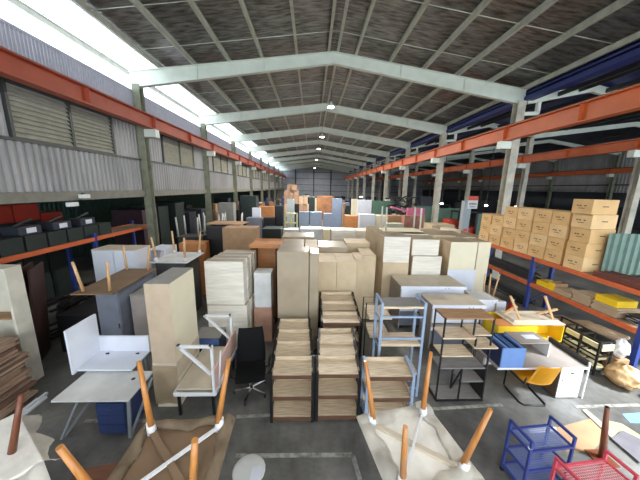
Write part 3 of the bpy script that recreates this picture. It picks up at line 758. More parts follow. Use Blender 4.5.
# cartons on the top deck
CW, CH = .70, .42
def kraft(x, y, z, lx, ly, lz, label, m, rz=0, group='kraft cartons on the right rack'):
    c = thing('kraft_carton', label, 'carton', (x, y, z+.001), rz, group)
    MB().box(-lx/2, lx/2, -ly/2, ly/2, 0, lz-.004, bev=.006).build('box_body', m, c)
    mb = MB()                                                     # printed marks on the aisle side and the end
    for s in (-.12, .02, .1): mb.box(-lx/2-.0015, -lx/2+.001, s, s+.06, lz*.52, lz*.60)
    mb.box(-lx/2-.0015, -lx/2+.001, -.08, .1, lz*.36, lz*.40)
    mb.build('printed_marks', INK, c)
    MB().box(-.08, .1, -ly/2-.0015, -ly/2+.001, lz*.5, lz*.56).build('end_mark', INK, c)
    return c
piles = [(7.36, 5, 'nearest'), (8.07, 4, 'second'), (8.72, 4, 'third'), (9.42, 4, 'fourth'), (10.12, 4, 'fifth'), (10.83, 3, 'sixth'), (11.55, 3, 'seventh')]
lev = ['bottom', 'second', 'third', 'fourth', 'topmost']
rc = random.Random(4)
for k, (y, n, nm) in enumerate(piles):
    for i in range(n):
        top = i == n-1
        kraft(8.32+rc.uniform(-.03, .03) - (.08 if top and k == 0 else 0), y+rc.uniform(-.012, .012), 1.936+CH*i, .74, .58 if k < 2 else .66, CH, '%s kraft carton of the %s pile on the rack, counting piles from the near end' % (lev[i] if not top else 'topmost', nm), KRAFT if (i+k) % 3 else KRAFT2, rc.uniform(-.015, .015))
# brown steel bars and a green corrugated sheet at the near end of the top deck
for k in range(4):
    x = 7.99+.165*k
    one(MB().bar((x-.04, 4.4+.1*k, 2.005), (x+.02, 6.78, 2.005), .085, .13, bev=.004), 'steel_bar', REDBR, 'dark red brown bar on the near end of the top deck, %s from the aisle' % ORD[k], 'bar', 'red brown bars')
GREENS = mat('green_corrugated', srgb(116, 142, 130), rough=.5, var=.08)
mb = MB(); corrug(mb, (8.36, 6.92), (9.7, 6.82), 1.94, 3.12, (0, -1), .2, .05)
o = one(mb, 'corrugated_sheet', GREENS, 'pale green corrugated sheet standing on the rack behind the brown bars', 'sheet')

# middle deck, near bay
def flats(x0, x1, y0, y1, z, n, th, lab, m=KRAFTB):
    for i in range(n):
        j = rc.uniform(-.02, .02)
        one(MB().box(x0+j, x1+j, y0-j, y1-j, z+th*i+.001, z+th*(i+1)-.001, bev=.003), 'flat_carton', m, '%s flat carton in the %s on the middle deck' % ('bottom' if i == 0 else ('topmost' if i == n-1 else ORD[i]), lab), 'carton', 'flat cartons on the middle deck')
flats(8.02, 8.6, 7.3, 7.85, 1.0, 3, .05, 'far low stack')
flats(8.02, 8.62, 6.72, 7.24, 1.0, 6, .05, 'middle stack')
flats(8.02, 8.65, 6.05, 6.66, 1.0, 5, .05, 'near stack under the yellow panel')
one(MB().box(8.04, 8.6, 6.1, 6.64, 1.255, 1.44, bev=.004), 'yellow_slab', YEL, 'yellow panel on the near stack of flat cartons', 'panel')
one(MB().box(8.05, 8.5, 8.12, 8.56, 1.002, 1.17, bev=.004), 'yellow_box', YEL, 'yellow box beside the blue post on the middle deck', 'box')
t = thing('open_box', 'open brown box with a yellow front on the middle deck', 'box', (8.28, 7.98, 1.002))
for a in ((-.22, .22, -.12, -.11), (-.22, .22, .1, .11), (-.22, -.21, -.11, .1), (.21, .22, -.11, .1)): MB().box(*a, 0, .26).build('side_panel', BROWNC, t)
tag(MB().box(-.235, -.221, -.12, .11, 0, .25).build('front_panel', YEL, t), 'yellow front')
for k in range(9):
    a = rc.uniform(-1.2, 1.2); y = 5.99
    M = Matrix.Translation((8.37, y-.2, 1.012+.02*k)) @ Matrix.Rotation(a*.3, 4, 'Z')
    one(MB().box(-.2, .2, -.18, .18, 0, .012, M=M), 'thin_sheet', DARKBAR if k % 3 else WHITED, '%s thin sheet up in the loose pile at the near end of the middle deck' % ORD[k], 'sheet', 'thin sheets on the middle deck')
# bar stock on the middle deck of the far bays and on the floor below
k = 0
for z0, nm in ((1.003, 'middle deck'), (.003, 'floor under the rack')):
    for lay in range(4):
        for i in range(6):
            x = 8.07+.1*i+rc.uniform(0, .01); y0 = 8.85+rc.uniform(0, .5); y1 = 11.0+rc.uniform(0, .9)
            one(MB().bar((x, y0, z0+.03+lay*.055), (x+rc.uniform(-.02, .02), y1, z0+.03+lay*.055), .05, .04), 'metal_bar', GREYBAR if rc.random() < .35 else DARKBAR, 'metal bar lying lengthwise on the %s of the far racking bays' % nm, 'bar', 'metal bars on the %s of the far bays' % nm)
# low black rack with cream boards under the near bay
t = thing('black_crate_rack', 'low black metal rack with cream boards under the orange rack', 'rack', (6.8, 5.8, 0), math.radians(4))
for y in (-.6, -.2, .2, .6):
    for x in (-.16, .2): MB().box(x-.018, x+.018, y-.018, y+.018, 0, .86).build('post', BLACK, t)
for z in (.1, .48, .84):
    mb = MB()
    for x in (-.16, .2): mb.bar((x, -.6, z), (x, .6, z), .032)
    for y in (-.6, -.2, .2, .6): mb.bar((-.16, y, z), (.2, y, z), .03)
    mb.build('tier_frame', BLACK, t)
CRB = mat('cream_board', srgb(216, 204, 160), rough=.6, var=.06)
for z, h_ in ((.66, .12), (.36, .06), (.14, .04)):
    for y in (-.4, 0, .4):
        MB().box(-.155 if z > .5 else -.1, -.12 if z > .5 else .16, y-.17, y+.17, z, z+h_, bev=.004).build('cream_board', CRB, t)
MB().box(-.13, .18, -.64, -.62, .64, .8).build('end_board', CRB, t)
for k, (x, y, z, a) in enumerate(((7.55, 6.9, .45, .1), (7.6, 6.3, .62, -.1), (7.55, 5.9, .7, .2))):
    one(MB().box(-.2, .22, -.35, .3, -.03, .03, M=Matrix.Translation((x+.1, y, z-.0)) @ Matrix.Rotation(a, 4, 'Z')), 'flat_board', KRAFTB, 'flat cardboard piece behind the low black rack, %s' % ['farthest', 'middle one', 'nearest'][k], 'board', 'flat cardboard behind the black rack')
one(MB().box(7.42, 7.9, 5.56, 7.2, 0, .41), 'dark_crate', DARKST, 'dark crate under the flat cardboard pieces below the rack', 'crate')
# bags
def bag(name, lab, m, c, r, sc, seed, tilt=0):
    rr = random.Random(seed); ph = [rr.uniform(0, 6) for _ in range(6)]
    def fn(u, v):
        a = u*2*PI; th = v*PI
        q = Vector((math.sin(th)*math.cos(a), math.sin(th)*math.sin(a), math.cos(th)))
        k = .9+.5*abs(noise.noise(q*1.6+Vector((seed, 0, 0))))+.3*abs(noise.noise(q*4+Vector((0, seed, 0))))+.12*noise.noise(q*9)
        return Vector((r*sc[0]*math.sin(th)*math.cos(a)*k, r*sc[1]*math.sin(th)*math.sin(a)*k, r*sc[2]*(1-math.cos(th))*(.95+.08*math.sin(3*a+ph[3]))))
    mb = MB(); mb.grid(fn, 36, 20); bmesh.ops.remove_doubles(mb.bm, verts=mb.bm.verts, dist=.002)
    for v in mb.bm.verts: v.co.z = max(v.co.z, 0); v.co += Vector(c)
    return one(mb, name, m, lab, 'bag')
PAPERB = mat('kraft_paper_bag', srgb(206, 166, 116), rough=.6, var=.08, bump=.5, bscale=8)
bag('paper_bag', 'crumpled brown kraft paper bag beside the near rack post', PAPERB, (6.98, 4.86, 0), .27, (.9, 1.0, .95), 3)
bag('plastic_bag', 'crumpled white plastic bag hanging bunched by the near blue rack post', mat('white_plastic', srgb(232, 232, 230), rough=.35, var=.06, bump=.4, bscale=9), (7.42, 5.36, .35), .17, (.9, .8, 1.4), 8)
one(MB().box(7.28, 7.58, 5.24, 5.54, 0, .35, bev=.01), 'carton_box', BROWNC, 'brown carton under the white plastic bag', 'carton')
bag('plastic_bag', 'grey white plastic bag on the floor in front of the paper bag', mat('grey_plastic', srgb(178, 180, 184), rough=.35, var=.1, bump=.4, bscale=9), (7.2, 4.42, 0), .15, (1, .7, .8), 11)
bag('plastic_bag', 'dull blue green plastic bag on the floor at the right edge', mat('teal_plastic', srgb(110, 138, 150), rough=.35, var=.12, bump=.4, bscale=9), (7.75, 4.62, 0), .22, (1, .8, .75), 14)

# ================================================================ right desk group
t = thing('office_desk', 'grey brown topped desk with white edge and drawers under the blue box', 'desk', (4.82, 4.5, 0))
DTOP = mat('desk_taupe', srgb(158, 148, 140), rough=.42, var=.06)
MB().box(-1.05, .86, 0, .9, .70, .73, bev=.003).build('desktop', DTOP, t)
tag(MB().box(-1.05, .86, -.012, -.001, .695, .733).build('front_edge', WHITEM, t), 'white front edge')
MB().box(-1.0, .3, .68, .7, .3, .69).build('modesty_panel', WHITED, t)
p = MB().box(.30, .76, .02, .7, .02, .69, bev=.004).build('drawer_cabinet', mat('brown_side_panel', srgb(112, 92, 72), rough=.5, var=.08), t)
MB().box(.30, .765, -.0, .019, .03, .69, bev=.003).build('cabinet_door', WHITEM, p)
MB().tube((.36, -.008, .44), (.36, 0, .44), .014).build('lock', BLACK, p)
MB().bar((.5, -.012, .6), (.56, -.012, .61), .018).build('pull', DARKST, p)
MB().box(-1.02, -.98, .45, .85, 0, .69).build('side_panel', DTOP, t)
tag(MB().box(.865, .93, .05, .94, .6, .83, bev=.004).build('raised_side_rail', BLACK, t), 'black raised rail along the right edge')
MB().box(.865, .885, .0, .03, .0, .83).build('rail_post', WHITEM, t)
MB().box(.865, .885, .945, .975, .0, .83).build('rail_post', WHITEM, t)
# blue slotted pedestal on the desk
BLUE2 = mat('light_blue_cabinet', srgb(104, 140, 196), rough=.42, var=.05)
t = thing('slotted_pedestal', 'blue open topped pedestal box with two slots standing on the desk', 'box', (4.06, 4.79, .731))
MB().box(-.24, .24, -.29, -.265, 0, .43, bev=.002).build('front_panel', BLUE2, t)
for x in (-.24, .22): tag(MB().box(x, x+.02, -.264, .28, 0, .43).build('side_panel', NAVY, t), 'dark blue side')
MB().box(-.219, .219, .26, .28, 0, .43).build('back_panel', NAVY, t)
MB().box(-.219, .219, -.264, .259, 0, .02).build('bottom_panel', BLACK, t)
for x in (-.16, -.02, .0, .17): MB().box(x, x+.05, -.264, .259, .39, .43).build('top_rail', BLUE2, t)
# little grey shelf with a white paper
t = thing('small_open_shelf', 'small grey open ended shelf box standing on the desk right of the blue box', 'shelf box', (4.85, 5.05, .731))
MB().box(-.4, .3, -.2, .25, .3, .325, bev=.002).build('top_board', DTOP, t)
MB().box(.275, .3, -.2, .25, 0, .3).build('end_board', WHITEM, t); MB().box(-.4, -.375, -.2, .25, 0, .3).build('end_board', DTOP, t)
MB().box(.0, .27, .2, .22, 0, .3).build('back_board', mat('brown_side_panel', (1, 1, 1)), t)
one(MB().box(4.72, 5.02, 5.0, 5.16, 1.0572, 1.064), 'paper_sheet', WHITEB, 'white sheet on the small grey shelf box', 'paper')
# yellow lined cabinet with an upturned table on it
t = thing('yellow_cabinet', 'low long cabinet lined in yellow with brown edges behind the blue box', 'cabinet', (5.3, 5.75, 0))
x0, x1 = -.66, 1.06
MB().box(x0, x1, 0, .75, .5, .52).build('bottom_board', YEL, t)
MB().box(x0, x1, .73, .75, .52, .93).build('back_board', YEL, t)
for x in (x0, x1-.02): MB().box(x, x+.02, 0, .73, .52, .93).build('side_board', YEL, t)
MB().box(x0+.02, .35, -.02, .0, .74, .93, bev=.002).build('front_board', YEL, t)
MB().box(x0+.02, x1-.02, .38, .40, .521, .92).build('divider_board', YEL, t)
tag(MB().box(x0, -.2, .0, .36, .931, .945).build('top_edge', ORANGEW, t), 'orange wood edge'); tag(MB().box(.78, x1, .01, .5, .931, .945).build('top_edge', ORANGEW, t), 'orange wood edge')
MB().box(x0+.1, x0+.16, .1, .6, 0, .5).build('leg_frame', BLACK, t); MB().box(x1-.16, x1-.1, .1, .6, 0, .5).build('leg_frame', BLACK, t)
tY = flip_table('upturned_table', 'upturned beige table with pale splayed legs lying on the yellow lined cabinet', (5.72, 6.12, .947), 0, 1.36, .7, .62, (.1, .0), .1, BEIGET, LEGP, LEGP, legr=(.032, .026), sock=False, apron=BEIGET, legs=())
for a, b in (((-.36, -.2, .03), (-.68, -.12, .68)), ((.5, -.2, .03), (.22, -.12, .68)), ((.42, .2, .03), (.85, .1, .22)), ((-.5, .2, .03), (-.1, .3, .2))): MB().bar(a, b, .06, .045).build('leg', LEGP, tY)
# yellow cantilever chair
t = thing('cantilever_chair', 'yellow shell chair on a black cantilever frame in front of the desk', 'chair', (4.52, 4.4, 0), math.radians(-4))
def sb(u, v):
    x = u*2-1; return Vector((x*.23+.1*v+.03, -.05-.06*v-.05*(1-x*x), .5+.43*v))
MB().grid(sb, 10, 8, .014).build('backrest', YELC, t)
def ss(u, v):
    x = u*2-1; return Vector((x*.22, .0+.4*v, .46+.02*v-.02*(1-x*x)+.09*max(0, .2-v)))
MB().grid(ss, 10, 8, .014).build('seat', YELC, t)
MB().path([(-.24, -.06, .62), (-.24, -.02, .46), (-.25, .4, .45), (-.25, .46, .42), (-.26, .46, .05), (-.26, .42, .016), (-.25, -.02, .016), (-.2, -.08, .016), (.2, -.08, .016), (.25, -.02, .016), (.26, .42, .016), (.26, .46, .05), (.25, .46, .42), (.25, .4, .45), (.24, -.02, .46), (.24, -.06, .62)], .016).build('tube_frame', BLACK, t)

# ================================================================ desks stacked in the middle
def block_desk(lab, x0, x1, y0, y1, z0, z1, panel_m, top_m=BEIGET, edge_m=WHITEB):
    t = thing('office_desk', lab, 'desk', ((x0+x1)/2, (y0+y1)/2, z0), 0, None); w, d, h = (x1-x0)/2, (y1-y0)/2, z1-z0
    MB().box(-w, w, -d+.02, d, h-.03, h, bev=.003).build('desktop', top_m, t)
    tag(MB().box(-w, w, -d, -d+.019, h-.1, h, bev=.003).build('front_edge', edge_m, t), 'white blue front edge')
    for s in (-w+.0, w-.03): MB().box(s, s+.03, -d+.03, d-.02, 0, h-.031).build('side_panel', DTOP, t)
    MB().box(-w+.03, w-.03, -d+.06, -d+.09, .1, h-.101).build('modesty_panel', panel_m, t)
    for x in (.05, .15): MB().tube((w*.3+x, -d-.004, h-.06), (w*.3+x, -d, h-.06), .012).build('screw_cap', DARKST, t)
    return t
block_desk('lower desk under the wide beige desk in front of the cream cartons', 2.7, 4.6, 7.2, 8.2, 0, .7, MIDGREY)
block_desk('wide beige topped desk stacked in front of the cream cartons', 2.68, 4.66, 7.18, 8.22, .702, 1.4, WHITEB)
block_desk('lower desk under the beige desk behind the staggered bookcase', 3.2, 4.6, 6.2, 6.92, 0, .65, MIDGREY)
block_desk('beige topped desk directly behind the black staggered bookcase', 3.18, 4.6, 6.18, 6.95, .652, 1.28, WHITEB)
t = block_desk('narrow white table right of the beige desk behind the bookcase', 4.72, 5.3, 6.7, 7.35, 0, 1.2, WHITEB, WHITED)
one(MB().box(5.42, 5.72, 6.9, 7.0, .0, 1.05, bev=.01), 'pale_blue_panel', WHITEB, 'pale blue panel standing right of the narrow white table', 'panel')
# two loose pale legs and a red bottle near the carton end
t = thing('upturned_stool', 'upturned stool with pale wood legs between the narrow white table and the rack', 'stool', (5.62, 7.55, .9))
MB().box(-.22, .22, -.2, .2, 0, .04).build('seat', GREYT, t)
for sx, dx in ((-.16, -.02), (.0, .0), (.16, .12)): MB().tube((sx, .0, .04), (sx+dx, .02, .78), .024, .02).build('leg', LEGP, t)
one(MB().box(5.35, 5.95, 7.32, 7.8, 0, .898), 'carton_box', BROWNC, 'brown carton under the upturned stool', 'carton')
t = thing('red_bottle', 'red bottle standing on the far end of the yellow lined cabinet row', 'bottle', (6.1, 7.15, 0))
MB().lathe([(.1, 0), (.11, .02), (.11, .75), (.05, .9), (.04, .96), (.02, .97)]).build('bottle_body', mat('red_plastic', srgb(206, 50, 40), rough=.35, var=.05), t)
MB().lathe([(.045, .97), (.045, 1.02), (.02, 1.03)]).build('cap', WHITEM, t)

# cream cartons behind the desks
def cart(x0, x1, y0, y1, z0, z1, m, lab): return wrapped(x0, x1, y0, y1, z0, z1, TAN, m, TAUPE, lab, 'cream cartons behind the stacked desks')
cart(2.42, 3.3, 8.32, 9.2, 0, 1.8, TAN, 'tan carton under the left film wrapped cream carton behind the desks')
cart(2.4, 3.28, 8.3, 9.2, 1.8, 2.68, CREAM, 'left film wrapped cream carton behind the stacked desks')
cart(3.44, 4.4, 8.42, 9.3, 0, 1.3, TAN, 'tan carton under the middle white film wrapped cartons')
cart(3.42, 4.42, 8.34, 9.3, 1.3, 2.02, CREAM, 'lower white film wrapped carton in the middle behind the wide beige desk')
cart(3.4, 4.32, 8.42, 9.3, 2.02, 2.58, CREAM, 'upper film wrapped cream carton in the middle behind the wide beige desk')
cart(4.7, 5.7, 8.4, 9.3, 0, 1.55, WHITEB, 'white carton under the smooth pale yellow carton')
cart(4.68, 5.6, 8.36, 9.3, 1.55, 2.52, CREAMS, 'smooth pale yellow carton right of the film wrapped ones')
cart(5.72, 6.16, 8.5, 9.3, 0, 2.5, CREAMS, 'narrow tall pale carton at the right end near the rack')
for k in range(2):
    for j, x in enumerate((2.4, 3.42, 4.5, 5.5)):
        w_ = (.9, .95, .9, .7)[j]
        cart(x, x+w_, 9.4+.95*k, 10.28+.95*k, 0, (2.66, 2.6, 2.56, 2.5)[j]-.03*k, CREAMS if (k+j) % 2 else TAN, 'pale carton in the %s row behind, %s from the left' % (['middle', 'rear'][k], ORD[j]))

# ================================================================ trolleys
def trolley(lab, loc, rz, w, d, zs, m, mesh_m, hh):
    t = thing('wire_trolley', lab, 'trolley', loc, rz)
    for s in (-1, 1):
        mb = MB(); X = s*(w/2)
        for yy in (-d/2, d/2): mb.bar((X, yy, .06), (X, yy, hh), .03)
        mb.bar((X, -d/2-.015, hh), (X, d/2+.015, hh), .032); mb.bar((X, -d/2, .1), (X, d/2, .1), .025)
        mb.build('end_frame', m, t)
    for z in zs:
        mb = MB()
        for yy in (-d/2, d/2): mb.bar((-w/2, yy, z), (w/2, yy, z), .028)
        for s in (-1, 1): mb.bar((s*w/2, -d/2, z), (s*w/2, d/2, z), .026)
        f = mb.build('shelf_frame', m, t)
        mb = MB()
        n = int(w/.03)
        for i in range(1, n): mb.box(-w/2+i*w/n-.0035, -w/2+i*w/n+.0035, -d/2, d/2, z-.003, z+.003)
        for i in range(1, int(d/.03)): mb.box(-w/2, w/2, -d/2+i*.03-.0035, -d/2+i*.03+.0035, z-.004, z+.002)
        mb.build('mesh_shelf', mesh_m, f)
    for s in (-1, 1):
        for yy in (-d/2, d/2): MB().tube((s*w/2-.012, yy, .03), (s*w/2+.012, yy, .03), .03).build('castor', BLACK, t)
    return t
TBLUE = mat('trolley_blue', srgb(58, 72, 140), rough=.4, var=.06); TBLUEM = mat('trolley_mesh_blue', srgb(128, 146, 200), rough=.45, var=.05)
TRED = mat('trolley_red', srgb(214, 84, 98), rough=.4, var=.06); TREDM = mat('trolley_mesh_pink', srgb(236, 150, 154), rough=.45, var=.05)
tb = trolley('blue wire mesh trolley with raised end handles in the right foreground', (3.32, 3.0, 0), math.radians(5), .66, .34, (.75, .42, .12), TBLUE, TBLUEM, .9)
MB().path([(-.33+.02*math.cos(a), -.16+.02*math.sin(a), .8+.01*math.sin(3*a)) for a in [i*PI/4 for i in range(8)]], .008, closed=True).build('cable_tie', WHITEM, tb)
trolley('red and pink wire mesh trolley at the bottom right', (3.56, 2.5, 0), math.radians(6), .76, .3, (.74, .4, .12), TRED, TREDM, .88)
t = thing('table_leg', 'dark tapered wooden leg standing on the floor cardboard behind the red trolley', 'table leg', (4.72, 3.28, 0))
MB().tube((.02, 0, .02), (-.13, .0, .98), .05, .03, 14).build('leg_shaft', LEGD, t)
MB().box(-.14, .16, -.14, .14, 0, .02).build('foot_plate', LEGD, t)
MB().tube((-.1302, 0, .981), (-.131, 0, .99), .024, .022).build('leg_tip', BLACK, t)

# flat things on the floor at right
def floorsheet(pts, m, lab, name, cat='sheet', z=.004, t=.006):
    P = [at(*p, z=0) for p in pts]; P = [Vector((q.x, q.y, z)) for q in P]
    mb = MB(); mb.plate(P, t)
    if min(v.co.z for v in mb.bm.verts) < 0: bmesh.ops.translate(mb.bm, vec=(0, 0, t), verts=mb.bm.verts)
    return one(mb, name, m, lab, cat)
floorsheet([(556, 428), (590, 419), (607, 436), (592, 452), (566, 452)], BROWNC, 'flattened brown cardboard sheet on the floor behind the blue trolley', 'cardboard_sheet')
floorsheet([(582, 411), (586, 410), (629, 446), (622, 449)], mat('pale_board', srgb(170, 160, 140), var=.1), 'narrow pale board lying beside the cardboard sheet', 'narrow_board', 'board', .004, .02)
floorsheet([(611, 440), (622, 432), (655, 448), (640, 465)], mat('grey_board', srgb(112, 108, 112), var=.12), 'dark grey board on the floor at the right edge', 'grey_board', 'board', .04, .008)
floorsheet([(605, 420), (622, 424), (660, 448), (650, 458), (612, 438)], mat('yellow_sheet', srgb(196, 190, 130), var=.1), 'pale yellow sheet under the grey board at the right edge', 'yellow_sheet', 'sheet', .002, .003)
floorsheet([(622, 414), (650, 412), (660, 424), (630, 423)], mat('blue_sheet', srgb(120, 164, 206), var=.1), 'light blue sheet on the pale floor at the right edge', 'blue_sheet', 'sheet', .002, .003)
floorsheet([(528, 428), (556, 427), (560, 432), (530, 433)], WHITED, 'white strip on the floor just behind the blue trolley', 'white_strip', 'sheet', .002, .004)
# ================================================================ left rear group
t = flip_table('upturned_table', 'long upturned table with four pale wood legs on grey cabinets behind the divider workstation', (-4.84, 6.42, 1.8), math.radians(3), .88, 1.84, .7, .07, .16, UNDER, LEGP, BLACK, legr=(.034, .026), sock=False)
flip_table('upturned_table', 'grey upturned table with four pale legs beside the white film wrapped tower', (-4.25, 8.28, 1.9), 0, 1.1, 1.3, .74, .06, .13, WHITED, LEGP, WHITEM, legr=(.034, .026))
def block(x0, x1, y0, y1, z0, z1, m, lab, name, cat, group=None): return one(MB().box(x0, x1, y0, y1, z0+.001, z1-.001, bev=.006), name, m, lab, cat, group)
def cabinet(x0, x1, y0, y1, z1, m, top_m, lab, doors=1, group=None, z0=0):
    t = thing('steel_cabinet', lab, 'cabinet', ((x0+x1)/2, (y0+y1)/2, z0), 0, group); w, d, h = (x1-x0)/2, (y1-y0)/2, z1-z0
    MB().box(-w, w, -d+.02, d, 0, h-.03).build('body', m, t); MB().box(-w, w, -d, d, h-.029, h, bev=.004).build('top_board', top_m, t)
    for i in range(doors):
        a = -w+.01+(2*w-.02)/doors*i; b = a+(2*w-.02)/doors-.008
        q = MB().box(a, b, -d, -d+.019, .04, h-.04, bev=.003).build('door', m, t)
        MB().box(b-.05, b-.03, -d-.02, -d, h*.45, h*.45+.12).build('handle', DARKST, q)
    return t
cabinet(-5.02, -4.5, 5.85, 7.2, 1.798, MIDGREY, GREYT, 'grey cabinet carrying the long upturned table')
cabinet(-4.42, -3.95, 6.1, 7.0, 1.55, DTOP, GREYT, 'taupe cabinet right of the grey cabinet under the long upturned table')
block(-4.75, -3.85, 7.8, 8.8, 0, 1.898, DARKST, 'dark crate stack under the grey upturned table', 'dark_crate', 'crate')
cabinet(-6.45, -5.85, 7.62, 8.3, 2.3, WHITEB, BEIGET, 'left white cabinet with tan top behind the long upturned table', group='white cabinets with tan tops')
cabinet(-5.83, -5.2, 7.62, 8.3, 2.3, WHITEB, BEIGET, 'right white cabinet with tan top behind the long upturned table', group='white cabinets with tan tops')
t = thing('open_shelf', 'white open shelf right of the two white cabinets', 'shelf', (-5.25, 9.2, 0))
for x in (-.24, .24): MB().box(x-.02, x+.02, -.4, .4, 0, 2.05).build('side_panel', WHITEB, t)
for z in (.3, 1.0, 1.55, 2.03): MB().box(-.22, .22, -.4, .4, z-.02, z).build('shelf_board', WHITEB, t)
# wooden stool and loose boards round the tables
one(MB().box(-5.0, -4.1, 9.75, 10.4, 0, 2.05, bev=.01), 'wood_box', ORANGEW, 'orange wooden crate behind the grey upturned table', 'crate')
# left rack in the annex with crates
t = thing('annex_rack', 'orange beamed rack along the left aisle holding dark crates', 'pallet rack', (-8, 7.0, 0))
for y in (4.6, 6.05, 9.2, 12.6):
    for x in (-7.6, -8.55): MB().box(x-.05, x+.05, y-.05, y+.05, 0, 2.5).build('upright', RACKB, t, True)
for a, b in ((4.6, 6.05), (6.05, 9.2), (9.2, 12.6)):
    for x in (-7.57, -8.55): MB().box(x-.025, x+.025, a+.051, b-.051, 2.23, 2.36).build('beam', mat('rack_orange', (1, 1, 1)), t, True)
    tag(MB().box(-8.52, -7.6, a+.051, b-.051, 2.30, 2.34).build('deck', DECK, t, True), 'grey brown deck')
REDC = mat('red_crate', srgb(170, 52, 36), rough=.5, var=.08); DGRN = mat('dark_green_crate', srgb(38, 50, 46), rough=.5, var=.12)
NETM = mat('grey_net', srgb(150, 148, 152), rough=.7, var=.25, scale=14, bump=.8, bscale=25)
for k in range(6):
    y = 6.5+.62*k
    block(-8.4, -7.7, y, y+.56, 2.341, 2.341+.42, DGRN, 'dark crate on the left rack, %s from the near end' % ORD[k], 'dark_crate', 'crate', 'dark crates on the left rack')
bag('net_bundle', 'bundle of pale grey netting on the near end of the left rack', NETM, (-8.05, 5.6, 2.345), .36, (1, 1.5, .75), 21)
for k in range(4):
    y = 6.55+.78*k
    block(-9.6, -8.95, y, y+.74, 0, 3.0 if k < 3 else 2.85, DGRN, 'dark crate stack under the %s red crate in the annex' % ORD[k], 'dark_crate', 'crate', 'crate stacks under the red ones')
    block(-9.6, -8.95, y, y+.74, 3.0 if k < 3 else 2.85, 3.52 if k < 3 else 3.2, REDC, 'red crate on top of the dark stacks in the annex, %s from the left' % ORD[k], 'red_crate', 'crate', 'red crates in the annex')
# dark scrap heap under and in front of the left rack
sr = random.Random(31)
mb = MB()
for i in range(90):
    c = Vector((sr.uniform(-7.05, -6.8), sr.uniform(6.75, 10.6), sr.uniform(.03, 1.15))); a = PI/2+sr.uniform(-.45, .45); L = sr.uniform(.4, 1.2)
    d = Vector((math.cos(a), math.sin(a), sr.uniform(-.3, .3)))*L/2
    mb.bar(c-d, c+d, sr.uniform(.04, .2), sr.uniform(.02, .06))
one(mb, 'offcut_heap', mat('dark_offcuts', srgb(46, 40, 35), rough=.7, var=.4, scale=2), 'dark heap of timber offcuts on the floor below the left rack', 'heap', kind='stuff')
block(-6.25, -5.12, 6.1, 7.3, 0, 1.0, mat('deep_shade_black', srgb(20, 20, 21), rough=.5, var=.2, bump=.5, bscale=6), 'black block filling the deep shade left of the grey cabinet', 'shade_block', 'stack')  # black block added where the corner lies in deep shade
# machinery and crates further back in the annex
ar = random.Random(5)
DK = [DGRN, mat('dark_slate', srgb(44, 48, 58), var=.1), mat('dark_maroon', srgb(66, 42, 50), var=.1), mat('dark_brownish', srgb(62, 52, 44), var=.15)]
dn = ['dark green', 'dark slate', 'dark maroon', 'dark brown']
k = 0
for y in (13.2, 14.6, 15.9, 17.6, 19.6, 22, 24.5, 27, 30, 34):
    i = ar.randrange(4); h = ar.uniform(1.9, 3.3); k += 1
    block(-9.9, -8.1-ar.uniform(0, .4), y, y+ar.uniform(.9, 1.3), 0, h, DK[i], '%s crate stack in the left annex, %s counting away from the camera' % (dn[i], ORD[k-1]), 'dark_crate', 'crate', 'dark crate stacks in the annex')
for k, (px, py, X) in enumerate(((70, 228, -8.4), (91, 224, -8.4), (118, 220, -8.6))):
    t = thing('dark_machine', 'small dark machine with a pale panel on the left rack crates, %s from the left' % ORD[k], 'machine', (-8.05, 7.4+.95*k, 2.763), 0, 'machines on the left rack')
    MB().box(-.25, .25, -.3, .3, 0, .25, bev=.03).build('machine_body', DK[1], t)
    MB().box(.252, .26, -.12, .14, .06, .2).build('pale_panel', WHITEB, t)
    MB().tube((0, -.2, .24), (.1, .2, .42), .03).build('arm', DARKST, t)
# white box fittings on the left wall header
for k, (px, py) in enumerate(((85, 196), (73, 204))):
    p = at(px, py, x=XL+.1)
    t = thing('wall_light', 'small white flood light on the header beam, %s' % ['upper one', 'lower one'][k], 'light fitting', (XL+.02, p.y, p.z), 0, 'flood lights on the header beam')
    MB().box(.002, .12, -.16, .16, -.07, .05, bev=.01).build('lamp_housing', WHITEM, t); MB().box(.002, .06, -.04, .04, .051, .1).build('bracket', DARKST, t)

# ================================================================ background furniture, each at its own distance
def fb(xl, xr, yt, Y, dep, name, lab, cat, m, z0=0, group=None, yb=None, kind=None):
    a, b = at(xl, yt, y=Y), at(xr, yt, y=Y)
    zb = at(xl, yb, y=Y).z if yb else z0
    return block(a.x, b.x, Y, Y+dep, zb, (a.z+b.z)/2, m, lab, name, cat, group)
# brown cartons and dark cabinet behind the white tower
fb(206, 222, 227, 10.6, 1.2, 'dark_cabinet', 'black cabinet under the brown cardboard boxes behind the white tower', 'cabinet', BLACK)
fb(222, 256, 228, 10.2, .7, 'brown_carton', 'brown cardboard box with an open flap behind the white tower', 'carton', BROWNC)
p = at(205, 226, y=10.9)
one(MB().plate([(p.x, 10.95, p.z+.06), (p.x+1.5, 10.95, p.z+.05), (p.x+1.6, 11.9, p.z+.06), (p.x+.1, 11.9, p.z+.07)], .03), 'cardboard_flat', BROWNC, 'flat cardboard lid lying on the black cabinet behind the white tower', 'cardboard')
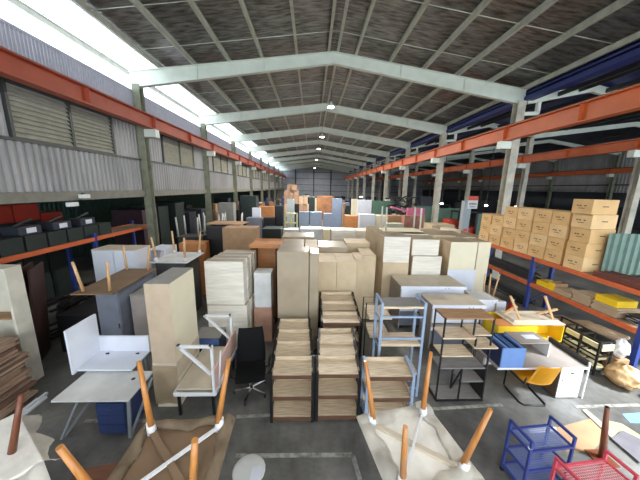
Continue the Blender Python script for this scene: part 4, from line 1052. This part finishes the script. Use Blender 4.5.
# upturned pale legged tables behind on the left
PALEL = mat('pale_grey_leg', srgb(206, 204, 196), rough=.5, var=.06)
for k, (px, py, Y) in enumerate(((192, 236, 13.0), (212, 231, 14.6), (234, 229, 16.2))):
    p = at(px, py, y=Y)
    flip_table('upturned_table', 'upturned dark table with pale grey legs behind the white tower, %s from the left' % ORD[k], (p.x, p.y, p.z), .1*k, 1.15, .95, .95, .04, .1, DARKST, PALEL, PALEL, legr=(.04, .035), sock=False)
    block(p.x-.4, p.x+.4, p.y-.35, p.y+.35, 0, p.z-.002, DARKST, 'dark crate stack under the %s pale legged upturned table' % ORD[k], 'dark_crate', 'crate')
L = [  # xl, xr, yt, Y, depth, name, label, category, material
 (218, 233, 203, 17, .6, 'grey_crate', 'pale grey crate behind the pale legged tables', 'crate', GREYT),
 (240, 256, 196, 20, 1, 'dark_cabinet', 'tall dark cabinet left of the grey cupboard', 'cabinet', DGRN),
 (246, 262, 218, 18, .8, 'grey_cupboard', 'low grey cupboard with white top left of the black one', 'cupboard', MIDGREY),
 (263.5, 274, 218, 18, .8, 'black_cupboard', 'low black cupboard right of the grey one', 'cupboard', BLACK),
 (274.5, 283, 206, 19, .7, 'black_board', 'black panel standing between the orange shelf and the pallets', 'panel', BLACK),
 (255, 274, 206.5, 21, .7, 'orange_shelf', 'orange wood shelf behind the grey and black cupboards', 'shelf', ORANGEW),
 (252, 260, 208, 19, .4, 'white_drum', 'white box in front of the orange shelf', 'box', WHITEB),
 (287, 294, 199, 26, .5, 'grey_locker', 'small pale grey locker in front of the cardboard pile', 'locker', mat('pale_grey_metal', srgb(172, 182, 186), var=.05)),
 (294.5, 299, 204, 28, .8, 'dark_cabinet', 'dark cabinet between the cardboard pile and the lockers', 'cabinet', BLACK),
 (345.5, 359, 216, 17, .9, 'orange_carton', 'orange brown carton right of the tall blue grey locker', 'carton', ORANGEW),
 (317, 334, 196, 34, .8, 'wood_shelf', 'brown wooden shelf behind the lockers', 'shelf', mat('far_brown_wood', srgb(168, 116, 78), var=.25, scale=1.5)),
 (309, 315, 197, 30, .8, 'dark_cabinet', 'dark narrow cabinet right of the cardboard pile', 'cabinet', DGRN),
 (352, 357.5, 199, 23, .3, 'cream_tabletop', 'cream tabletop left of the big white divider', 'tabletop', CREAMS),
 (358, 372, 200, 22, .3, 'white_divider', 'big white divider standing far back right of the lockers', 'divider', WHITEB),
 (360, 376, 214.5, 16, .6, 'white_box', 'white box below the big white divider', 'box', WHITEB),
 (376.5, 386, 215.5, 16, .6, 'cream_box', 'cream box right of the white box', 'box', CREAMS),
 (388, 404, 216, 17, .9, 'brown_carton', 'pale brown carton behind the four white legs', 'carton', BROWNC),
 (387, 404, 224, 15, .7, 'green_grey_box', 'pale green grey box behind the four white legs', 'box', mat('green_grey', srgb(186, 190, 170), var=.05)),
 (405, 421, 216, 15.5, .6, 'pink_brown_board', 'red brown board between the white legs', 'board', mat('pinkish_brown', srgb(170, 116, 96), var=.2)),
 (300, 322, 229, 12.2, .9, 'white_carton', 'white carton left in the row behind the wardrobe cartons', 'carton', WHITED),
 (323, 331, 229.5, 12.6, .9, 'cream_carton', 'narrow cream carton in the row behind the wardrobe cartons', 'carton', CREAMS),
 (331.5, 356, 230.5, 11.2, .9, 'cream_carton', 'wide cream carton behind the middle of the wardrobe cartons', 'carton', CREAM),
 (357, 375, 231, 11.4, .9, 'white_carton', 'white wrapped carton right of the wide cream carton', 'carton', CREAM),
 (282, 299, 237, 11.5, 1.2, 'taupe_carton', 'taupe carton left of the white carton in the rear row', 'carton', TAUPE),
 (428, 445, 231, 13.0, 1.0, 'cream_carton', 'cream carton far back right of the four white legs', 'carton', TAN),
 (449.5, 461, 230, 12.0, .9, 'cream_carton', 'cream carton below the red and white sign column', 'carton', CREAMS),
 (432, 455, 225, 16, 1.2, 'tan_carton', 'tan carton in front of the green screen', 'carton', TAN),
 (262, 281, 229, 15, 1.2, 'dark_bench', 'dark low bench behind the orange cabinet carcass', 'bench', DGRN),
 (283, 298, 229.5, 16, .7, 'white_tabletop', 'white tabletop low behind the taupe carton', 'tabletop', WHITED),
]
for a in L: fb(*a)
# pallets frame pale green
t = thing('pale_frame_shelf', 'pale green wooden frame shelf left of the lockers', 'shelf', (at(291, 214, y=24).x, 24, 0))
ztop = at(291, 213, y=24).z
for x in (-.55, 0, .55): MB().box(x-.06, x+.06, -.3, .3, 0, ztop).build('post', mat('pale_green_wood', srgb(196, 200, 150), var=.1), t)
for z in (.3, ztop*.5, ztop-.06): MB().box(-.6, .6, -.32, .32, z, z+.06).build('shelf_board', mat('pale_green_wood', (1, 1, 1)), t)
# lockers
LOCK = mat('locker_blue_grey', srgb(140, 156, 180), rough=.4, var=.05)
for k, (xl, xr, yt, Y) in enumerate(((299, 309.5, 212, 25), (310, 322, 212, 25), (323.5, 332.5, 213.5, 25), (332.5, 342.5, 198.5, 26))):
    a, b = at(xl, yt, y=Y), at(xr, yt, y=Y)
    cabinet(a.x, b.x-.03, Y, Y+.6, a.z, LOCK, LOCK, ['left low blue grey locker', 'middle low blue grey locker', 'right low blue grey locker', 'tall blue grey locker'][k]+' far back in the middle aisle', 1, 'blue grey lockers')
# cardboard pile
kr = random.Random(9); KP = mat('pile_carton', srgb(188, 152, 124), rough=.7, var=.12); KP2 = mat('pile_carton_pale', srgb(216, 186, 156), rough=.7, var=.1)
rowsn = 0
for r, (yt, xs) in enumerate(((204, (283, 288, 293, 298, 303, 307, 311)), (196.5, (283, 288, 293.5, 299, 304, 308)), (190.5, (284, 289, 294, 299)), (184.5, (287, 291.5, 297)))):
    Y = 38+.15*r
    zt = at(297, yt, y=38).z; zb = 0 if r == 0 else zprev; zprev = zt; Y = 38
    for i in range(len(xs)-1):
        a, b = at(xs[i], yt, y=Y), at(xs[i+1], yt, y=Y); dy = kr.uniform(-.25, .3)
        block(a.x+.01, b.x-.03, Y+dy, Y+dy+.8, zb, zt-kr.uniform(.0, .02), KP2 if kr.random() < .3 else KP, 'carton in the far cardboard heap, %s from left in the %s layer' % (ORD[i], ['bottom', 'second', 'third', 'top'][r]), 'pile_carton', 'carton', 'cartons of the far heap')
# upturned table with four white legs on the cartons
p = at(401, 236.5, z=2.62)
flip_table('upturned_table', 'upturned cream table with four white legs on the pale cartons', (p.x+.33, 9.82, 2.668), 0, 1.5, .8, .85, 0, .1, CREAMS, PALEL, PALEL, legr=(.032, .03), sock=False)
# pink panels, dark heap
a, b = at(408, 208, y=20), at(425, 208, y=20)
one(MB().box(a.x, b.x, 20, 20.3, 0, a.z), 'pink_divider', mat('pink_panel', srgb(206, 112, 140), var=.06), 'pink divider standing far back behind the four white legs', 'divider')
q = at(424, 216, y=19)
block(q.x-.8, q.x, 18.7, 19.3, 0, q.z-.1, BROWNC, 'brown crate propping the low end of the sloping pink beam', 'brown_crate', 'crate')
one(MB().bar(at(391, 207, y=19), q, .3, .12), 'pink_bar', mat('pink_panel', (1, 1, 1)), 'sloping pink beam leaning across the far stock', 'beam')
hr = random.Random(17)
mb = MB()
ca = at(403, 208, y=24)
for i in range(70):
    c = Vector((ca.x+hr.uniform(-1.1, 1.1), 24+hr.uniform(-.6, .6), hr.uniform(.2, 3.6))); th = hr.uniform(0, PI); d = Vector((math.cos(th), math.sin(th)*.4, hr.uniform(-.4, .4)))*hr.uniform(.3, .7)
    mb.bar(c-d, c+d, hr.uniform(.05, .25), hr.uniform(.05, .2))
one(mb, 'dark_scrap_heap', mat('dark_scrap', srgb(54, 52, 50), rough=.6, var=.4, scale=3), 'tall dark heap of stacked scrap in front of the third right column', 'heap', kind='stuff')
# green screens
GS = mat('green_screen', srgb(96, 132, 112), rough=.6, var=.08)
for k, (xl, xr, yt, Y) in enumerate(((372, 395, 200.5, 27), (416, 437, 206, 21.5), (437.5, 460, 208, 21), (478, 490, 214, 19))):
    a, b = at(xl, yt, y=Y), at(xr, yt, y=Y)
    t = thing('green_screen', 'green panel screen across the right aisle, %s from the left' % ORD[k], 'screen', ((a.x+b.x)/2, Y, 0), 0, 'green screens')
    w = (b.x-a.x)/2; MB().box(-w+.04, w-.04, -.02, .02, .1, a.z).build('panel', GS, t)
    for s in (-1, 1): MB().box(s*w-.035, s*w+.035, -.03, .03, 0, a.z+.02).build('post', DARKST, t)
# sign column and red forklift
p = at(467, 230, y=18.5); zt = at(467, 196, y=18.5).z
t = thing('sign_column', 'red and white sign on a pale column by the red forklift', 'sign', (p.x, 18.6, 0))
RED = mat('sign_red', srgb(224, 84, 62), rough=.5, var=.04)
MB().box(-.42, .1, -.1, .3, 0, zt-.35, bev=.01).build('column_body', mat('pale_grey_metal', (1, 1, 1)), t)
MB().box(-.2, .5, -.14, -.1, zt-.9, zt-.3).build('sign_board', WHITEM, t)
MB().box(-.2, .5, -.145, -.1, zt-.3, zt, bev=.005).build('sign_header', RED, t)
mb = MB()
for i in range(6): mb.box(-.1+.09*i, -.04+.09*i, -.1432, -.141, zt-.62, zt-.48)
for i in range(5): mb.box(-.05+.09*i, .0+.09*i, -.1432, -.141, zt-.8, zt-.7)
mb.build('sign_marks', mat('sign_grey', srgb(120, 120, 120)), t)
MB().box(-.3, .0, -.12, -.101, 1.3, 1.5).build('red_sticker', RED, t)
t = thing('forklift', 'red forklift standing by the sign column', 'forklift', (at(464, 226, y=19.9).x, 19.9, 0))
RDM = mat('forklift_red', srgb(210, 62, 44), rough=.4, var=.08)
MB().box(-1.5, 1.0, -.6, .6, .35, 1.45, bev=.08).build('chassis', RDM, t)
MB().box(-1.5, -.7, -.55, .55, 1.45, 2.0, bev=.08).build('counterweight', RDM, t)
for x in (-.9, .6):
    for s in (-.55, .55): MB().tube((x, s-.1, .33), (x, s+.1, .33), .33, n=18).build('wheel', BLACK, t)
for x in (-.9, .4):
    for s in (-.5, .5): MB().bar((x, s, 1.4), (x+.1, s, 2.6), .06).build('guard_post', BLACK, t)
MB().box(-.9, .55, -.55, .55, 2.6, 2.66).build('overhead_guard', BLACK, t)
for s in (-.3, .3): MB().box(1.0, 1.1, s-.05, s+.05, .1, 2.4).build('mast', BLACK, t)
for s in (-.3, .3): MB().box(1.1, 2.0, s-.06, s+.06, .12, .17).build('fork', BLACK, t)
# rear stock: dark and pale blocks filling the far aisles
br = random.Random(23)
tone = [('dark', DGRN), ('brown', BROWNC), ('grey', MIDGREY), ('cream', CREAMS), ('slate', NAVY), ('black', BLACK), ('white', WHITED)]
n = 0
for y in (30, 33, 42, 47, 52, 57, 62, 66):
    for x in (-6.3, -4.6, -2.9, -1.2, .6, 2.4, 4.2, 5.9, 7.4):
        if y < 45 and (-3.2 < x < 3): continue
        if abs(x-.5) < 1 and y > 60: continue
        i = br.randrange(7); n += 1
        w_ = br.uniform(.9, 1.45); h = br.uniform(1.3, 2.6)
        block(x-w_/2, x+w_/2, y, y+br.uniform(.8, 1.6), 0, h, tone[i][1], '%s crate of the far stock, row %s from the camera, place %s' % (tone[i][0], ORD[(30, 33, 42, 47, 52, 57, 62, 66).index(y)], ORD[(-6.3, -4.6, -2.9, -1.2, .6, 2.4, 4.2, 5.9, 7.4).index(x)]), 'stock_crate', 'crate', 'far stock')
for y in (16, 20, 24, 29, 34, 40, 46):
    for x in (10.6, 12.6, 17.5, 20.5, 24):
        if y < 26 and x < 17: continue
        i = br.choice((0, 4, 5, 5, 0, 2)); w_ = br.uniform(1.2, 1.9)
        block(x-w_/2, x+w_/2, y, y+br.uniform(.8, 1.8), 0, br.uniform(1.6, 3.2), tone[i][1], '%s crate in the right side hall, row %s from the camera, place %s' % (tone[i][0], ORD[(16, 20, 24, 29, 34, 40, 46).index(y)], ORD[(10.6, 12.6, 17.5, 20.5, 24).index(x)]), 'stock_crate', 'crate', 'stock in the right side hall')
for k, (px, py, Y) in enumerate(((361, 197, 40), (389, 199, 36), (441.5, 204, 30), (486, 206, 25), (517, 207, 24))):
    p = at(px, py, y=Y)
    t = thing('pendant_flood_lamp', 'small bright lamp far back in the right side hall, %s from the left' % ORD[k], 'lamp', (p.x, p.y, p.z), 0, 'side hall lamps')
    MB().lathe([(.02, -.02), (.13, 0), (.15, .06), (.02, .1)]).build('lamp_disc', LAMP, t)
    MB().box(-.02, .02, -.02, .02, .1, 8.2-p.z).build('suspension_rod', DARKST, t)

# small pieces crowding the middle distance
cr = random.Random(77)
CT = [('dark', DGRN), ('brown', BROWNC), ('grey', GREYT), ('black', BLACK), ('white', WHITED), ('orange', mat('far_brown_wood', (1, 1, 1))), ('slate', NAVY)]
for row, (Y, x0, x1, ya, yb) in enumerate(((23.1, 186, 262, 203, 214), (28.3, 232, 282, 196, 204), (23.6, 343, 352, 203, 212), (28.2, 342, 393, 198, 207), (19.6, 388, 404, 208, 216))):
    x = x0; i = 0
    while x < x1:
        w_ = cr.uniform(2.2, 5.5); c, m = cr.choice(CT); i += 1
        fb(x, x+w_-.5, cr.uniform(ya, yb), Y, cr.uniform(.3, .6), 'stacked_piece', 'small %s piece in the far clutter, %s from the left in the %s cluster' % (c, ORD[i-1], ['left near', 'left far', 'middle near', 'right far', 'right near'][row]), 'stacked goods', m, group='far clutter')
        x += w_+cr.uniform(0, 2.5)
